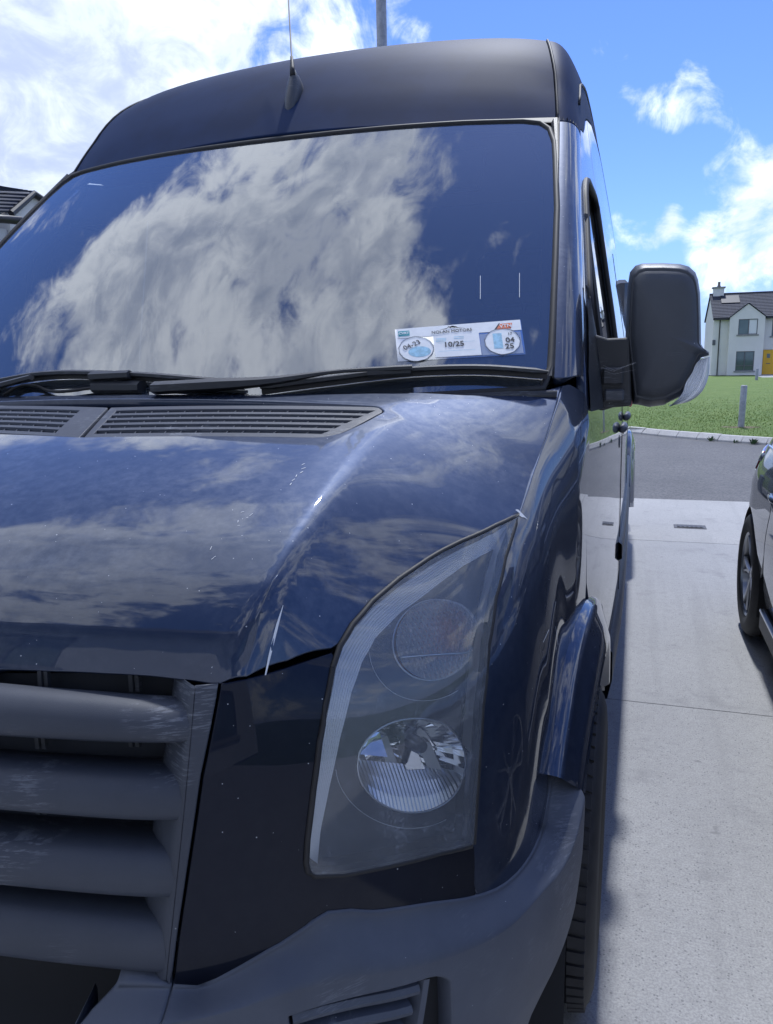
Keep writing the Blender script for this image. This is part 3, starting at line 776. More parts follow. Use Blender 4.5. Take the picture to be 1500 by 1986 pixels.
panel('indicator_optic', hin(body, .027), ell(LAMP1, .985), pil_m, lens, gap=0, res=.012, skirt=0)
MB().tube([ipt(LAMP1, -.90+1.62*i/17, -.40+.03*math.sin(i/17*3.1), .0235) for i in range(18)], .0016, 6).obj('divider', M['chrome_soft'], lens, smooth=True)
# faint moulded circles round the lamps
for L, k in ((LAMP1, 1.5), (LAMP2, 1.32)):
    pts = [ipt(L, k*math.cos(a), k*math.sin(a), .0325) for a in [math.pi*(1.02+.62*i/24) for i in range(25)]]
    MB().tube(pts, .0004, 5).obj('moulded_ring', M['ribs'], lens)
# lamp housing edge: black seal round the lens
sl_ = [Vector(body(*p)) for p in densify(hl, .02)]
MB().tube(sl_+[sl_[0]], .0042, 6, cap=False).obj('seal', M['rubber'], lens, smooth=True)
# --- grille
frin = [(.553, 1.098), (.5381, 1.018), (.5189, .9334), (.5017, .8415), (.4832, .7485), (.4805, .735)]
gl0 = [(s-.003, z) for s, z in WE[0:5]]
rdg = [(.5837, 1.082), (.569, .995), (.555, .91), (.541, .825), (.5264, .7377)]
fl_poly = gl0+rdg[::-1]
grille, = panel('grille', body, fl_poly, M['grille'], van, off=.001, gap=.0015, res=.02, skirt=.015)
P = []
for i in range(25):
    t = i/24; j = min(3, int(t*4)); f = t*4-j
    a = (rdg[j][0]+(rdg[j+1][0]-rdg[j][0])*f, rdg[j][1]+(rdg[j+1][1]-rdg[j][1])*f)
    j2 = min(4, int(t*5)); f2 = t*5-j2; b = (frin[j2][0]+(frin[j2+1][0]-frin[j2][0])*f2, frin[j2][1]+(frin[j2+1][1]-frin[j2][1])*f2)
    row = []
    for k, o in ((0, .001), (.12, -.001), (.30, -.010), (.55, -.022), (.8, -.034), (1., -.05), (1.06, -.09)):
        u, v = a[0]+(b[0]-a[0])*k, a[1]+(b[1]-a[1])*k; row.append(Vector(body(u, v))+surf_normal(body, u, v)*o)
    P.append(row)
v, f = gridmesh(P); gs = mk('grille_side', v, f, M['grille'], grille); mirrored(gs)
mirrored(grille)
SL = [((.348, 1.0792), (.5619, 1.0605), (.3516, 1.034), (.5581, 1.0218)), ((.3529, .9956), (.535, .9814), (.3527, .9519), (.5403, .9343)),
      ((.3507, .9086), (.5135, .8942), (.3472, .8627), (.5208, .8422)), ((.3436, .8264), (.4988, .8046), (.3372, .7711), (.4972, .7474))]
for k, (a, b, c, d) in enumerate(SL):
    P = []; se = (b[0]+d[0])/2+.030
    for i in range(-24, 25):
        s = se*i/24; q = abs(s)
        zt = a[1]+(b[1]-a[1])*((q/b[0])**2-(a[0]/b[0])**2)/(1-(a[0]/b[0])**2); zb = c[1]+(d[1]-c[1])*((q/d[0])**2-(c[0]/d[0])**2)/(1-(c[0]/d[0])**2)
        row = []
        for o, z in ((-.092, zt+.002), (-.060, zt+.006), (-.036, zt+.008), (-.018, zt+.004), (-.006, zt-.005), (0, zt*.55+zb*.45), (.0, zb+.010), (-.002, zb+.003), (-.008, zb-.0005), (-.040, zb), (-.08, zb+.002)):
            row.append(Vector(body(s, z))+surf_normal(body, s, z)*o)
        P.append(row)
    v, f = gridmesh(P); mk('slat', v, f, M['grille'], grille, sharp=50)
behind(body, [(-.60, .735), (.60, .735), (.60, 1.10), (-.60, 1.10)], -.075, 'grille_back', grille, M['cavity'])
rb = MB()
for zt, zb in ((1.10, 1.082), (1.035, 1.015), (.95, .932), (.86, .845)):
    for s in [x*.118 for x in range(-4, 5)]:
        for w in (-.004, .004):
            rb.tube([Vector(body(s+w+.02, zt+.004))-surf_normal(body, s, zt)*.045, Vector(body(s+w+.02, zb-.004))-surf_normal(body, s, zb)*.052], .004, 4)
rb.obj('rib', M['trim'], grille, kind='stuff')
# --- bumper: sloping shelf on top, bold edge, then the near-vertical face
zt_pts = [(0, .700), (.45, .718), (.535, .727)]+[(p[0], p[1]) for p in WE[5:15]]+wf[1:]
zt_pts = sorted({round(a, 4): (a, b) for a, b in zt_pts}.values())
ztf_ = fn1([(.30, .712), (.535, .7275), (.585, .7275), (.62, .7345), (.655, .752), (.70, .768), (.80, .735), (.90, .706), (.967, .684), (1.06, .664), (1.16, .672), (1.23, .685), (1.34, .700), (1.45, .74)])
WB = {}
xs = [p[0] for p in WE[4:15]]
ztf = fn1([(.30, .722)]+[p for i, p in enumerate(sorted(WE[4:15])) if i == 0 or p[0]-sorted(WE[4:15])[i-1][0] > .012]+wf[1:5]+[(1.205, .669), (1.24, .700), (1.30, .745)])
zcf = fn1([(.30, .712), (.53, .712), (.60, .712), (.66, .712), (.74, .694), (.81, .672), (.93, .644), (1.0, .634), (1.08, .636), (1.2, .642), (1.24, .665), (1.30, .70)])
def bo(s): t = max(0., min(1., (s-1.05)/.22)); return .034+.020*t*t*(3-2*t)
def bump_s(s, q):
    zt, zc = ztf(s), zcf(s)
    if q <= 1:
        k = q*q*(3-2*q); z = zt+(zc-zt)*q; o = .004+bo(s)*k
    else:
        z = zc-(q-1)*.32; o = .004+bo(s)+.004*math.sin(min(1, (q-1)*3)*math.pi/2)-.02*max(0, q-1.5)
    x, y, zz = body(s, zc if q > 1 else z); n = surf_normal(body, s, .6)
    return (x+n.x*o, y+n.y*o, z)
sr = 1.36
rear_e = [(1.295, .02), (1.29, .5), (1.275, 1.0), (1.245, 1.2), (1.205, 1.36), (1.14, 1.46), (1.055, 1.60), (1.0, 1.8), (.98, 2.0)]
ftr = WE[4][0]
bp = [(ftr+.001, 0.)]+[(ftr+(1.295-ftr)*i/24, 0.) for i in range(1, 24)]+rear_e+[(ftr-.02, 2.0), (ftr-.01, 1.)]
grv = rounded([(.655, 1.09), (.86, 1.05), (.885, 1.10), (.885, 1.52), (.655, 1.52)], [.004, .02, .02, .02, .004], 3)
bumper, = panel('bumper', bump_s, bp, M['bumper'], van, gap=.0015, res=.026, skirt=.03, rim=.003, holes=[grv], ref=Vector((0, 2.2, .6)))
mirrored(bumper)
panel('vent_recess', lambda s, q: tuple(Vector(bump_s(s, q))-surf_normal(body, s, .6)*.03), inset(grv, -.004), M['dark'], bumper, gap=0, res=.05, skirt=0)
def recess_wall():
    P = []
    for p in densify(grv, .02)+[grv[0]]:
        a = Vector(bump_s(*p)); P.append([a, a-surf_normal(body, p[0], .6)*.031])
    v, f = gridmesh(P); mk('recess_wall', v, f, M['bumper'], bumper, smooth=False)
recess_wall()
for k in range(4):
    q0 = 1.13+k*.085; P = []
    for i in range(15):
        s = .662+(.835-.662-.012*k)*i/14; n = surf_normal(body, s, .6); row = []
        for dq, o in ((-.034, -.028), (-.022, -.006), (.0, -.003), (.022, -.006), (.03, -.028)):
            row.append(Vector(bump_s(s, q0+dq-.10*(s-.66)))+n*o)
        P.append(row)
    v, f = gridmesh(P); mk('slat', v, f, M['bumper'], bumper, smooth=False)
P = []
for i in range(9):
    q = 1.07+.45*i/8; row = []
    for s, o in ((.832, -.028), (.842, -.004), (.850, -.003), (.862, -.026)): row.append(Vector(bump_s(s-.03*(i/8), q))+surf_normal(body, s, .6)*o)
    P.append(row)
v, f = gridmesh(P); mk('vent_post', v, f, M['bumper'], bumper, smooth=False)
# middle of the bumper under the grille: a bar beside the lower opening
cb = [(ftr-.004, 0.), (ftr-.060, -.05), (ftr-.085, .5), (ftr-.10, 1.0), (ftr-.115, 2.), (ftr-.025, 2.0), (ftr-.014, 1.), (ftr-.008, .5)]
cbar, = panel('bumper_centre', bump_s, cb, M['bumper'], van, gap=.001, res=.02, skirt=.07, rim=.004, ref=Vector((0, 2.2, .6)))
mirrored(cbar)
behind(body, [(-.60, .30), (.60, .30), (.60, .74), (-.60, .74)], -.16, 'lower_opening', cbar)
P = []
for i in range(-20, 21):
    s = .46*i/20; row = []
    for o, z in ((-.12, .50), (-.05, .49), (.02, .475), (.03, .44), (.02, .40)): row.append(Vector(body(s, z))+surf_normal(body, s, z)*o)
    P.append(row)
v, f = gridmesh(P); mk('lower_lip', v, f, M['bumper'], cbar)
# --- wheel-arch flare
def flare(c, m, a0, a1, name, xin=None):
    P = []
    n = 40
    for i in range(n+1):
        a = a0+(a1-a0)*i/n; row = []
        e = min(1., min(i, n-i)/6+.15)
        for r, x in ((.562, 'b'), (.556, .012), (.546, .020), (.536, .022), (.505, .034), (.472, .046), (.462, .044), (.455, .03), (.45, -.06)):
            y, z = c[0]+r*math.cos(R(a)), c[1]+r*math.sin(R(a))
            bx = body(sA(y), min(z, 1.0))[0] if y < .6 else side(y, z)[0]
            lipx = .953+.024*min(1., max(0., (y+.36)/.36)) if c[0] == 0. else bx+.046
            row.append((bx-.004 if x == 'b' else (bx+(lipx-bx)*x/.046 if x > 0 else bx+x), y, z))
        P.append(row)
    v, f = gridmesh(P); o = mk(name, v, f, m, van, sharp=40)
    for p in o.data.polygons: pass
    return o
fl = flare(WC, M['paint'], 136, 28, 'wheel_arch_flare'); mirrored(fl)
rear_c = (4.325, .36)
fl2 = flare(rear_c, M['paint'], 172, 8, 'wheel_arch_flare'); mirrored(fl2)
# arch liner (dark tunnel over the wheel)
for cc in (WC, rear_c):
    P = []
    for i in range(25):
        a = R(200-220*i/24); P.append([(x, cc[0]+.455*math.cos(a), cc[1]+.455*math.sin(a)) for x in (.50, .90, .935)])
    v, f = gridmesh(P); o = mk('arch_liner', v, f, M['dark'], van); mirrored(o)
# --- windscreen with its black border and rubber surround
wsR = [(.0, 1.0), (.134, 1.001), (.342, 1.006), (.55, 1.008), (.70, 1.003), (.745, .990), (.772, .955), (.790, .885), (.800, .80), (.822, .58), (.8336, .386), (.845, .16), (.850, .03), (.84, -.03), (.6, -.045), (.3, -.05), (0, -.05)]
ws_poly = wsR+[(-x, v) for x, v in wsR[1:-1][::-1]]
def wsm(X, v): return ws(X, v)
panel('windscreen', wsm, ws_poly, M['glass'], van, gap=.001, res=.06, skirt=.004, ref=Vector((0, 3, 1)))
frR = [(.0, .905), (.16, .908), (.342, .935), (.593, .962), (.700, .955), (.738, .925), (.758, .86), (.775, .75), (.797, .52), (.812, .30), (.820, .145), (.812, .065), (.79, .035), (.6, .012), (.3, .005), (0, .005)]
fr_hole = frR+[(-x, v) for x, v in frR[1:-1][::-1]]
panel('screen_border', wsm, inset(ws_poly, .002), M['frit'], van, off=-.004, gap=0, res=.05, skirt=0, holes=[fr_hole], ref=Vector((0, 3, 1)))
rr_ = [Vector(ws(*p))+surf_normal(ws, *p, ref=Vector((0, 3, 1)))*-.001 for p in densify(ws_poly, .05)]
MB().tube(rr_+[rr_[0]], .0075, 8, cap=False).obj('screen_seal', M['rubber'], van, smooth=True)
# inner rear-view shade at the top of the screen
# --- roof front cap, pillars, roof sides
CE = fn1([(0, .790), (.17, .775), (.28, .764), (.42, .742), (.68, .705), (1.0, .682), (1.6, .668), (6, .66)])
wl_ = [.1, .2, .3, .4, .5, .6, .7, .85, 1.0, 1.3, 1.7, 2.5, 3.5, 4.95]
cap_poly = [(x, .022) for x in [-.783+.0783*i for i in range(21)]]+[(CE(w)-.003, w) for w in wl_]+[(-CE(w)+.003, w) for w in wl_[::-1]]
panel('roof', cap, cap_poly, M['roofpaint'], van, gap=.002, res=.055, skirt=.02, rim=.003, ref=Vector((0, 2, .8)))
# header strip between windscreen and roof panel
P = []
for i in range(-20, 21):
    x = .785*i/20; P.append([Vector(ws(x, 1.004))+Vector((0, .0, -.006)), Vector(ws(x, 1.02)), Vector(cap(x, .030))+Vector((0, .012, -.012))])
v, f = gridmesh(P); mk('roof_gutter_trim', v, f, M['rubber'], van)
def inner_edge(r):
    if r <= 1: p = ws(.858-.066*max(0., r)**1.2, r*1.012); return Vector(p)
    w = .03+(r-1); return Vector(cap(CE(w)+.004, w))
def outer_edge(r):
    I = inner_edge(r)
    if r <= 1: y = I.y+.085; z = I.z+.0-.02*r
    else:
        k = min(1., (r-1)/.5); y = I.y+.085*(1-k); z = I.z-.02-.22*k*k*(3-2*k)
    return Vector(side(y, z))
def rail(r, q):
    I, O = inner_edge(r), outer_edge(r)
    d = (O-I).length
    tO = Vector(side(O.y, O.z+.02))-O; tO.normalize()
    k = min(1., max(0., r-.9)/.4)
    c1 = I+(Vector((1, .10, -.05))*(d*(.40-.14*k))); c2 = O+tO*d*(.10+.34*k)+Vector((0, -.03*(1-k), 0))
    a = 1-q; p = I*a**3+c1*3*a*a*q+c2*3*a*q*q+O*q**3
    return tuple(p)
def railp(r0, r1): n = max(4, int((r1-r0)/.08)); return [(r0+(r1-r0)*i/n, 0.) for i in range(n+1)]+[(r1-(r1-r0)*i/n, 1.) for i in range(n+1)]
panel('a_pillar', rail, railp(0.0, .985), M['paint'], van, gap=.0015, res=.035, skirt=.02, mirror=True)
panel('roof_side', rail, railp(.99, 5.9), M['roofpaint'], van, gap=.0015, res=.06, skirt=.02, mirror=True)
# black strip between glass and pillar
P = []
for i in range(31):
    r = .0+1.0*i/30; I = inner_edge(r); X0 = fn1([(0, .846), (.386, .8336), (.8, .800), (.885, .788), (1., .772)])(r)
    g = Vector(ws(X0, r)); P.append([g+Vector((0, 0, -.004)), g+(I-g)*.3+Vector((.0, -.004, .004)), g+(I-g)*.75+Vector((.0, -.004, .004)), I+Vector((-.002, .004, -.006))])
v, f = gridmesh(P); o = mk('pillar_trim', v, f, M['trim'], van, sharp=35); mirrored(o)
tb_ = MB(); tb_.tube([inner_edge(i/30)+Vector((-.002, 0, 0)) for i in range(31)], .0035, 6)
o = tb_.obj('pillar_seal', M['rubber'], van, smooth=True); mirrored(o)
tb_ = MB(); tb_.tube([Vector(cap(CE(.04+w*.05)+.001, .04+w*.05))+Vector((0, 0, .002)) for w in range(0, 70)], .004, 6)
o = tb_.obj('roof_seam', M['rubber'], van, smooth=True); mirrored(o)
tb_ = MB(); tb_.tube([Vector(rail(1.30+.15*i, .70))+Vector((.002, 0, .0)) for i in range(0, 31)], .0045, 6)
o = tb_.obj('gutter_rail', M['rubber'], van, smooth=True); mirrored(o)
# --- doors and side panels
OE = [outer_edge(r) for r in [i*.05 for i in range(0, 21)]]+[outer_edge(1+.06*i) for i in range(1, 30)]
def oz(Y):
    for a, b in zip(OE, OE[1:]):
        if a.y <= Y <= b.y and b.y > a.y: return a.z+(b.z-a.z)*(Y-a.y)/(b.y-a.y)
    return OE[-1].z if Y > OE[-1].y else OE[0].z
ys = [.075, .15, .25, .35, .45, .55, .65, .75, .85, .95, 1.05, 1.12]
a_dn = [(p[0], p[1]) for p in arc(.548, 80, 15, 8)]
door_poly = [(.036, 1.11), (.032, 1.28), (.045, 1.375)]+[(y, oz(y)-.004) for y in ys]+[(1.12, 1.6), (1.125, .9), (1.12, .52), (.57, .50)]+a_dn[::-1]+[(.045, .96)]
win = rounded([(.20, 1.41), (.62, 1.385), (1.03, 1.39), (1.04, 1.93), (.70, 1.93), (.60, 1.88), (.30, 1.60)], [.04, .02, .06, .08, .06, .06, .03], 4)
dr = panel('door', side, door_poly, M['paint'], van, gap=.0025, res=.04, skirt=.02, holes=[win], mirror=True)
for k, d in enumerate(dr):
    sg = 1 if k == 0 else -1
    Sg = (lambda u, v: side(u, v)) if sg > 0 else (lambda u, v: (-side(u, v)[0], u, v))
    panel('door_window', Sg, inset(win, -.004), M['sideglass'], d, off=-.008, gap=0, res=.06, skirt=0)
    w3 = [Vector(Sg(*p))+Vector((sg*.001, 0, 0)) for p in densify(win, .04)]
    MB().tube(w3+[w3[0]], .009, 6, cap=False).obj('window_seal', M['rubber'], d, smooth=True)
    # quarter post inside the window
    pp = [Vector(Sg(.46, 1.40))-Vector((sg*.006, 0, 0)), Vector(Sg(.50, 1.80))-Vector((sg*.006, 0, 0))]
    MB().tube(pp, .012, 6).obj('window_post', M['rubber'], d)
def handle(y, z, parent, sg=1):
    x = side(y, z)[0]; b = MB()
    mm_ = Matrix.Translation((sg*(x+.004), y, z))
    b.lathe([(.0, -.004), (.018, -.003), (.022, .0), (.020, .002), (0, .003)], 20, Matrix.Translation((sg*(x+.001), y, z-.045)) @ Matrix.Rotation(R(90*sg), 4, 'Y'))
    b.tube([(sg*(x+.004), y-.062, z), (sg*(x+.011), y-.050, z+.002), (sg*(x+.015), y, z+.003), (sg*(x+.014), y+.055, z+.002), (sg*(x+.01), y+.072, z)], [.008, .011, .012, .011, .008], 10, flat=1.3)
    return b.obj('door_handle', M['bumper'], parent, smooth=True)
handle(1.02, 1.215, dr[0]); handle(1.02, 1.215, dr[1], -1)
sp = [(1.13, .50), (1.13, oz(1.13)-.004)]+[(1.4+.35*i, oz(1.4+.35*i)-.004) for i in range(12)]+[(5.45, oz(5.4)-.004), (5.5, 1.9), (5.5, .50)]
ra = [(y, z) for y, z in arc(.555, 14.5, 165.5, 20, rear_c)]
sp = sp+[(4.325+.54, .50)]+ra+[(4.325-.54, .50)]
panel_s = panel('side_panel', side, sp, M['paint'], van, gap=.0025, res=.07, skirt=.02, mirror=True)
# sliding-door seams, rail and handle
for k, po in enumerate(panel_s):
    sg = 1 if k == 0 else -1
    g = MB()
    for y0 in (1.24, 2.52): g.tube([(sg*(side(y0, z)[0]-.0012), y0, z) for z in [.55+.1*i for i in range(15)]], .0028, 6)
    g.tube([(sg*(side(y, 1.20)[0]-.003), y, 1.20) for y in [2.55+.1*i for i in range(26)]], .006, 6)
    g.obj('door_seam', M['rubber'], po, kind='stuff')
    handle(1.40, 1.225, po, sg)
    # side rub strip low on the flank and sill
    P = []
    for i in range(31):
        y = .62+(3.72-.62)*i/30; row = []
        for o, z in ((.0, .60), (.014, .585), (.016, .50), (.004, .44), (-.06, .40)): row.append((sg*(side(y, .6)[0]+o), y, z))
        P.append(row)
    v, f = gridmesh(P); mk('sill', v, f if sg < 0 else [q[::-1] for q in f], M['bumper'], po)
    P = []
    for i in range(31):
        y = 1.15+(3.75-1.15)*i/30; row = []
        for o, z in ((.0, .80), (.012, .79), (.014, .74), (.0, .73)): row.append((sg*(side(y, .78)[0]+o), y, z))
        P.append(row)
    v, f = gridmesh(P); mk('rub_strip', v, f if sg < 0 else [q[::-1] for q in f], M['bumper'], po)
    # tail lamp and rear bumper corner, seen edge-on down the flank
    q = MB(); q.box((sg*.93, 5.42, 1.02), (sg*1.0, 5.53, 1.42), ch=.012); q.obj('tail_lamp', simple('tail_lamp_red', (.25, .02, .02), .15, coat=1.) if k == 0 else bpy.data.materials['tail_lamp_red'], van, sharp=30)
rb_ = MB(); rb_.box((-1.0, 5.42, .42), (1.0, 5.62, .78), ch=.03); rb_.obj('rear_bumper', M['bumper'], van, sharp=30)
q = MB(); q.box((-.93, 5.46, .5), (.93, 5.54, 2.1), ch=.03); q.box((-.80, 5.46, 2.1), (.80, 5.53, 2.42), ch=.03); q.obj('rear_doors', M['paint'], van, sharp=30)
# black corner trim at the front of the door under the mirror
# --- wheels
def wheel(c, x0, w=.235, r=.350, sg=1):
    mt = Matrix.Translation((sg*x0, c[0]+.045, r)) @ Matrix.Rotation(R(90), 4, 'Y')
    h = w/2
    rim = MB().lathe([(.06, h*.55), (.09, h*.6), (.12, h*.35), (.17, h*.30), (.195, h*.72), (.208, h*.86), (.214, h*.80), (.214, -h*.8), (.2, -h*.85)], 40, mt if sg > 0 else mt @ Matrix.Scale(-1, 4, (0, 0, 1)))
    wh = rim.obj('wheel', M['steel'], van, sharp=35)
    ty = MB(); pr = [(.212, h*.80), (.225, h*.97), (.262, h*1.06), (.30, h*1.03), (.325, h*.97), (.338, h*.90), (.344, h*.82)]
    for gx in (.56, .20, -.20, -.56): pr += [(.346, h*(gx+.05)), (.337, h*(gx+.035)), (.337, h*(gx-.035)), (.346, h*(gx-.05))]
    pr += [(.344, -h*.82), (.338, -h*.90), (.325, -h*.97), (.30, -h*1.03), (.262, -h*1.06), (.225, -h*.97), (.212, -h*.80)]
    ty.lathe(pr, 72, mt); t = ty.obj('tyre', M['tyre'], wh, sharp=40)
    tr = MB(); n = 66
    for i in range(n):
        for k, (xa, xb, sk) in enumerate(((.62, .90, .35), (.26, .50, -.25), (-.14, .14, .0), (-.50, -.26, .25), (-.90, -.62, -.35))):
            a0 = 2*math.pi*(i+(k % 2)*.4)/n; a1 = a0+2*math.pi/n*.74; vv = []
            for rr2 in (.343, .3525):
                for xx, aa in ((xa, a0), (xb, a0+sk*.04), (xb, a1+sk*.04), (xa, a1)):
                    r_ = rr2-(.006 if abs(xx) > .8 else 0); vv.append(mt @ Vector((r_*math.cos(aa), r_*math.sin(aa), xx*h)))
            tr.add(vv, [(0, 1, 2, 3), (4, 7, 6, 5), (0, 4, 5, 1), (1, 5, 6, 2), (2, 6, 7, 3), (3, 7, 4, 0)])
    tr.obj('tread', M['tyre'], wh, kind='stuff')
for c in (WC, rear_c):
    for sg in (1, -1): wheel(c, .855, sg=sg)
# --- underside so no light comes up through the floor
q = MB(); q.box((-.60, -.62, .38), (.60, -.52, .80)); q.box((-.55, -.45, .36), (.55, 5.4, .50)); q.box((-.90, .55, .40), (.90, 3.8, .50)); q.box((-.90, 4.85, .40), (.90, 5.4, .5)); q.obj('chassis', M['dark'], van)
# --- cab interior
q = MB(); q.box((-.90, -.1, .50), (.90, 1.5, .56)); q.obj('cab_floor', M['inside'], van)
P = []
for i in range(-12, 13):
    x = .83*i/12; y0 = ws(x, -.05)[1]; hood = .05*math.exp(-((x+.42)/.2)**2)
    P.append([(x, y0+.02, 1.36), (x, y0+.10, 1.375), (x, .22, 1.385+hood), (x, .34, 1.36+hood), (x, .40, 1.22), (x, .44, 1.0), (x, .36, .62)])
v, f = gridmesh(P); mk('dashboard', v, f, M['inside'], van)
def seat(x, w):
    q = MB(); q.box((x-w/2, .62, .86), (x+w/2, 1.16, 1.02), ch=.04); q.obj('seat', M['seat'], van, sharp=30)
    q = MB(); q.box((x-w/2, -.07, 0), (x+w/2, .07, .62), m=Matrix.Translation((0, 1.17, 1.0)) @ Matrix.Rotation(R(-14), 4, 'X'), ch=.04); q.obj('seat_back', M['seat'], van, sharp=30)
    for xx in ((x,) if w < .6 else (x-.22, x+.22)):
        q = MB(); q.box((xx-.13, -.05, .66), (xx+.13, .05, .86), m=Matrix.Translation((0, 1.17, 1.0)) @ Matrix.Rotation(R(-14), 4, 'X'), ch=.03)
        q.tube([(xx-.05, 1.30, 1.60), (xx-.05, 1.34, 1.70)], .008, 6); q.tube([(xx+.05, 1.30, 1.60), (xx+.05, 1.34, 1.70)], .008, 6); q.obj('headrest', M['seat'], van, sharp=30)
seat(-.46, .52); seat(.34, .92)
ms = Matrix.Translation((-.46, .46, 1.27)) @ Matrix.Rotation(R(-58), 4, 'X')
q = MB(); q.tube([ms @ Vector((.21*math.cos(a), .21*math.sin(a), 0)) for a in [2*math.pi*i/36 for i in range(37)]], .015, 8, cap=False)
for a in (0, 120, 240): q.tube([ms @ Vector((0, 0, -.03)), ms @ Vector((.2*math.cos(R(a+90)), .2*math.sin(R(a+90)), 0))], .014, 6)
q.tube([ms @ Vector((0, 0, -.02)), ms @ Vector((0, 0, -.22))], .03, 8); q.obj('steering_wheel', M['inside'], van, smooth=True)
q = MB(); q.box((-.84, 1.50, .56), (.84, 1.54, 2.0)); q.box((-.72, 1.50, 2.0), (.72, 1.54, 2.38)); q.obj('bulkhead', simple('bulkhead_grey', (.10, .105, .11), .7), van)
q = MB(); q.box((-.70, .62, 2.04), (.70, 1.5, 2.06)); q.obj('headlining', simple('headlining_cloth', (.22, .22, .22), .9), van)
for x in (-.42, .42):
    q = MB(); q.box((x-.2, -.01, -.09), (x+.2, .01, .07), m=Matrix.Translation((0, .46, 1.93)) @ Matrix.Rotation(R(-42), 4, 'X'), ch=.006); q.obj('sun_visor', M['inside'], van)
# --- cowl under the wipers
P = []
for i in range(-24, 25):
    x = .868*i/24; yb = -.26+.235*x*x; g = Vector(ws(x, -.045)); a = Vector((x, yb+.006, BCF(-.26)-.022+.0*abs(x)))
    P.append([a, a+(g-a)*.4+Vector((0, 0, -.014)), g+Vector((0, -.012, -.004)), g+Vector((0, 0, .006))])
v, f = gridmesh(P); mk('cowl', v, f, M['trim'], van)
# --- wipers
WSR = Vector((0, 3, 1))
def on_ws(p, o): return Vector(ws(*p))+surf_normal(ws, *p, ref=WSR)*o
def smooth_pts(L, n):
    s = spline([tuple(p) for p in L]); return [s(s.L*i/n) for i in range(n+1)]
nW = surf_normal(ws, 0, .03, ref=WSR)
def wiper(blade, clip, armp, arm_r, off):
    w = thing('wiper', parent=None) if False else None
    b = MB(); pts = [on_ws(p, off) for p in smooth_pts(blade, 24)]
    b.tube(pts, [.004]+[.0105]*23+[.004], 6, flat=.55); a = b.obj('wiper', M['trim'], van, sharp=40)
    e = MB(); e.tube([on_ws(p, off-.012) for p in smooth_pts(blade, 24)], .004, 4, flat=2.2); e.obj('blade_rubber', M['rubber'], a)
    e = MB(); e.tube([on_ws(p, off+.006) for p in clip], [.013, .012], 6, flat=.8); e.obj('clip', M['trim'], a, sharp=40)
    e = MB(); e.tube([on_ws(p, off+.014) for p in smooth_pts(armp, 16)], arm_r, 6, flat=.6); e.obj('wiper_arm', M['trim'], a, sharp=40)
    return a
def rlist(r0, r1, n=17): return [r0+(r1-r0)*i/(n-1) for i in range(n)]
wA = wiper(UV['wip'], UV['wipclip'], UV['armA'], rlist(.019, .011), .020)
wB = wiper(UV['bladeB'], UV['clipB'], [UV['armB'][0], (.2, -.037), UV['armB'][1]]+UV['armB2'][1:], [.022]*5+rlist(.021, .007, 7)+[.007]*3+[.010, .010], .020)
e = MB(); e.tube([on_ws(p, .006) for p in UV['wipcap']], [.022, .02], 8, flat=.7); e.obj('spindle_cap', M['trim'], wA, sharp=40)
e = MB(); e.tube([on_ws(p, .010) for p in smooth_pts(UV['hose'], 20)], .0035, 6); e.obj('washer_hose', M['rubber'], wA, smooth=True)
for k in ('scratch1', 'scratch2'): ribbon('scratch', ws, UV[k], .0005, M['white_paint'], [o for o in van.children if o.name == 'windscreen'][0], .001)
# --- aerial on the roof front
wa = .17
A0 = Vector(cap(.033, .135)); A1 = Vector(cap(.033, .245)); nA = surf_normal(cap, .033, .19, ref=Vector((0, 2, .8))); tA = (A1-A0).normalized(); bA = tA.cross(nA)
P = []
for t, wd, hh in ((-.10, .004, .004), (0., .014, .012), (.25, .021, .026), (.5, .024, .036), (.75, .023, .046), (.93, .017, .054), (1.05, .006, .050)):
    o = A0+(A1-A0)*t; row = []
    for k in range(13):
        a = math.pi*k/12; row.append(o+bA*(wd*math.cos(a))+nA*(hh*math.sin(a)**.8-.004))
    P.append(row)
v, f = gridmesh(P); ant = mk('aerial', v, f, M['housing'], van, sharp=60)
mb = A0+(A1-A0)*.88+nA*.045; md = (Vector((-.075, .84, 2.59))-mb).normalized()
q = MB(); q.tube([mb-md*.01, mb+md*.02, mb+md*.075, mb+md*.08, mb+md*.40], [.0085, .0075, .0045, .0026, .0020], 8); q.obj('mast', M['rubber'], ant, smooth=True)
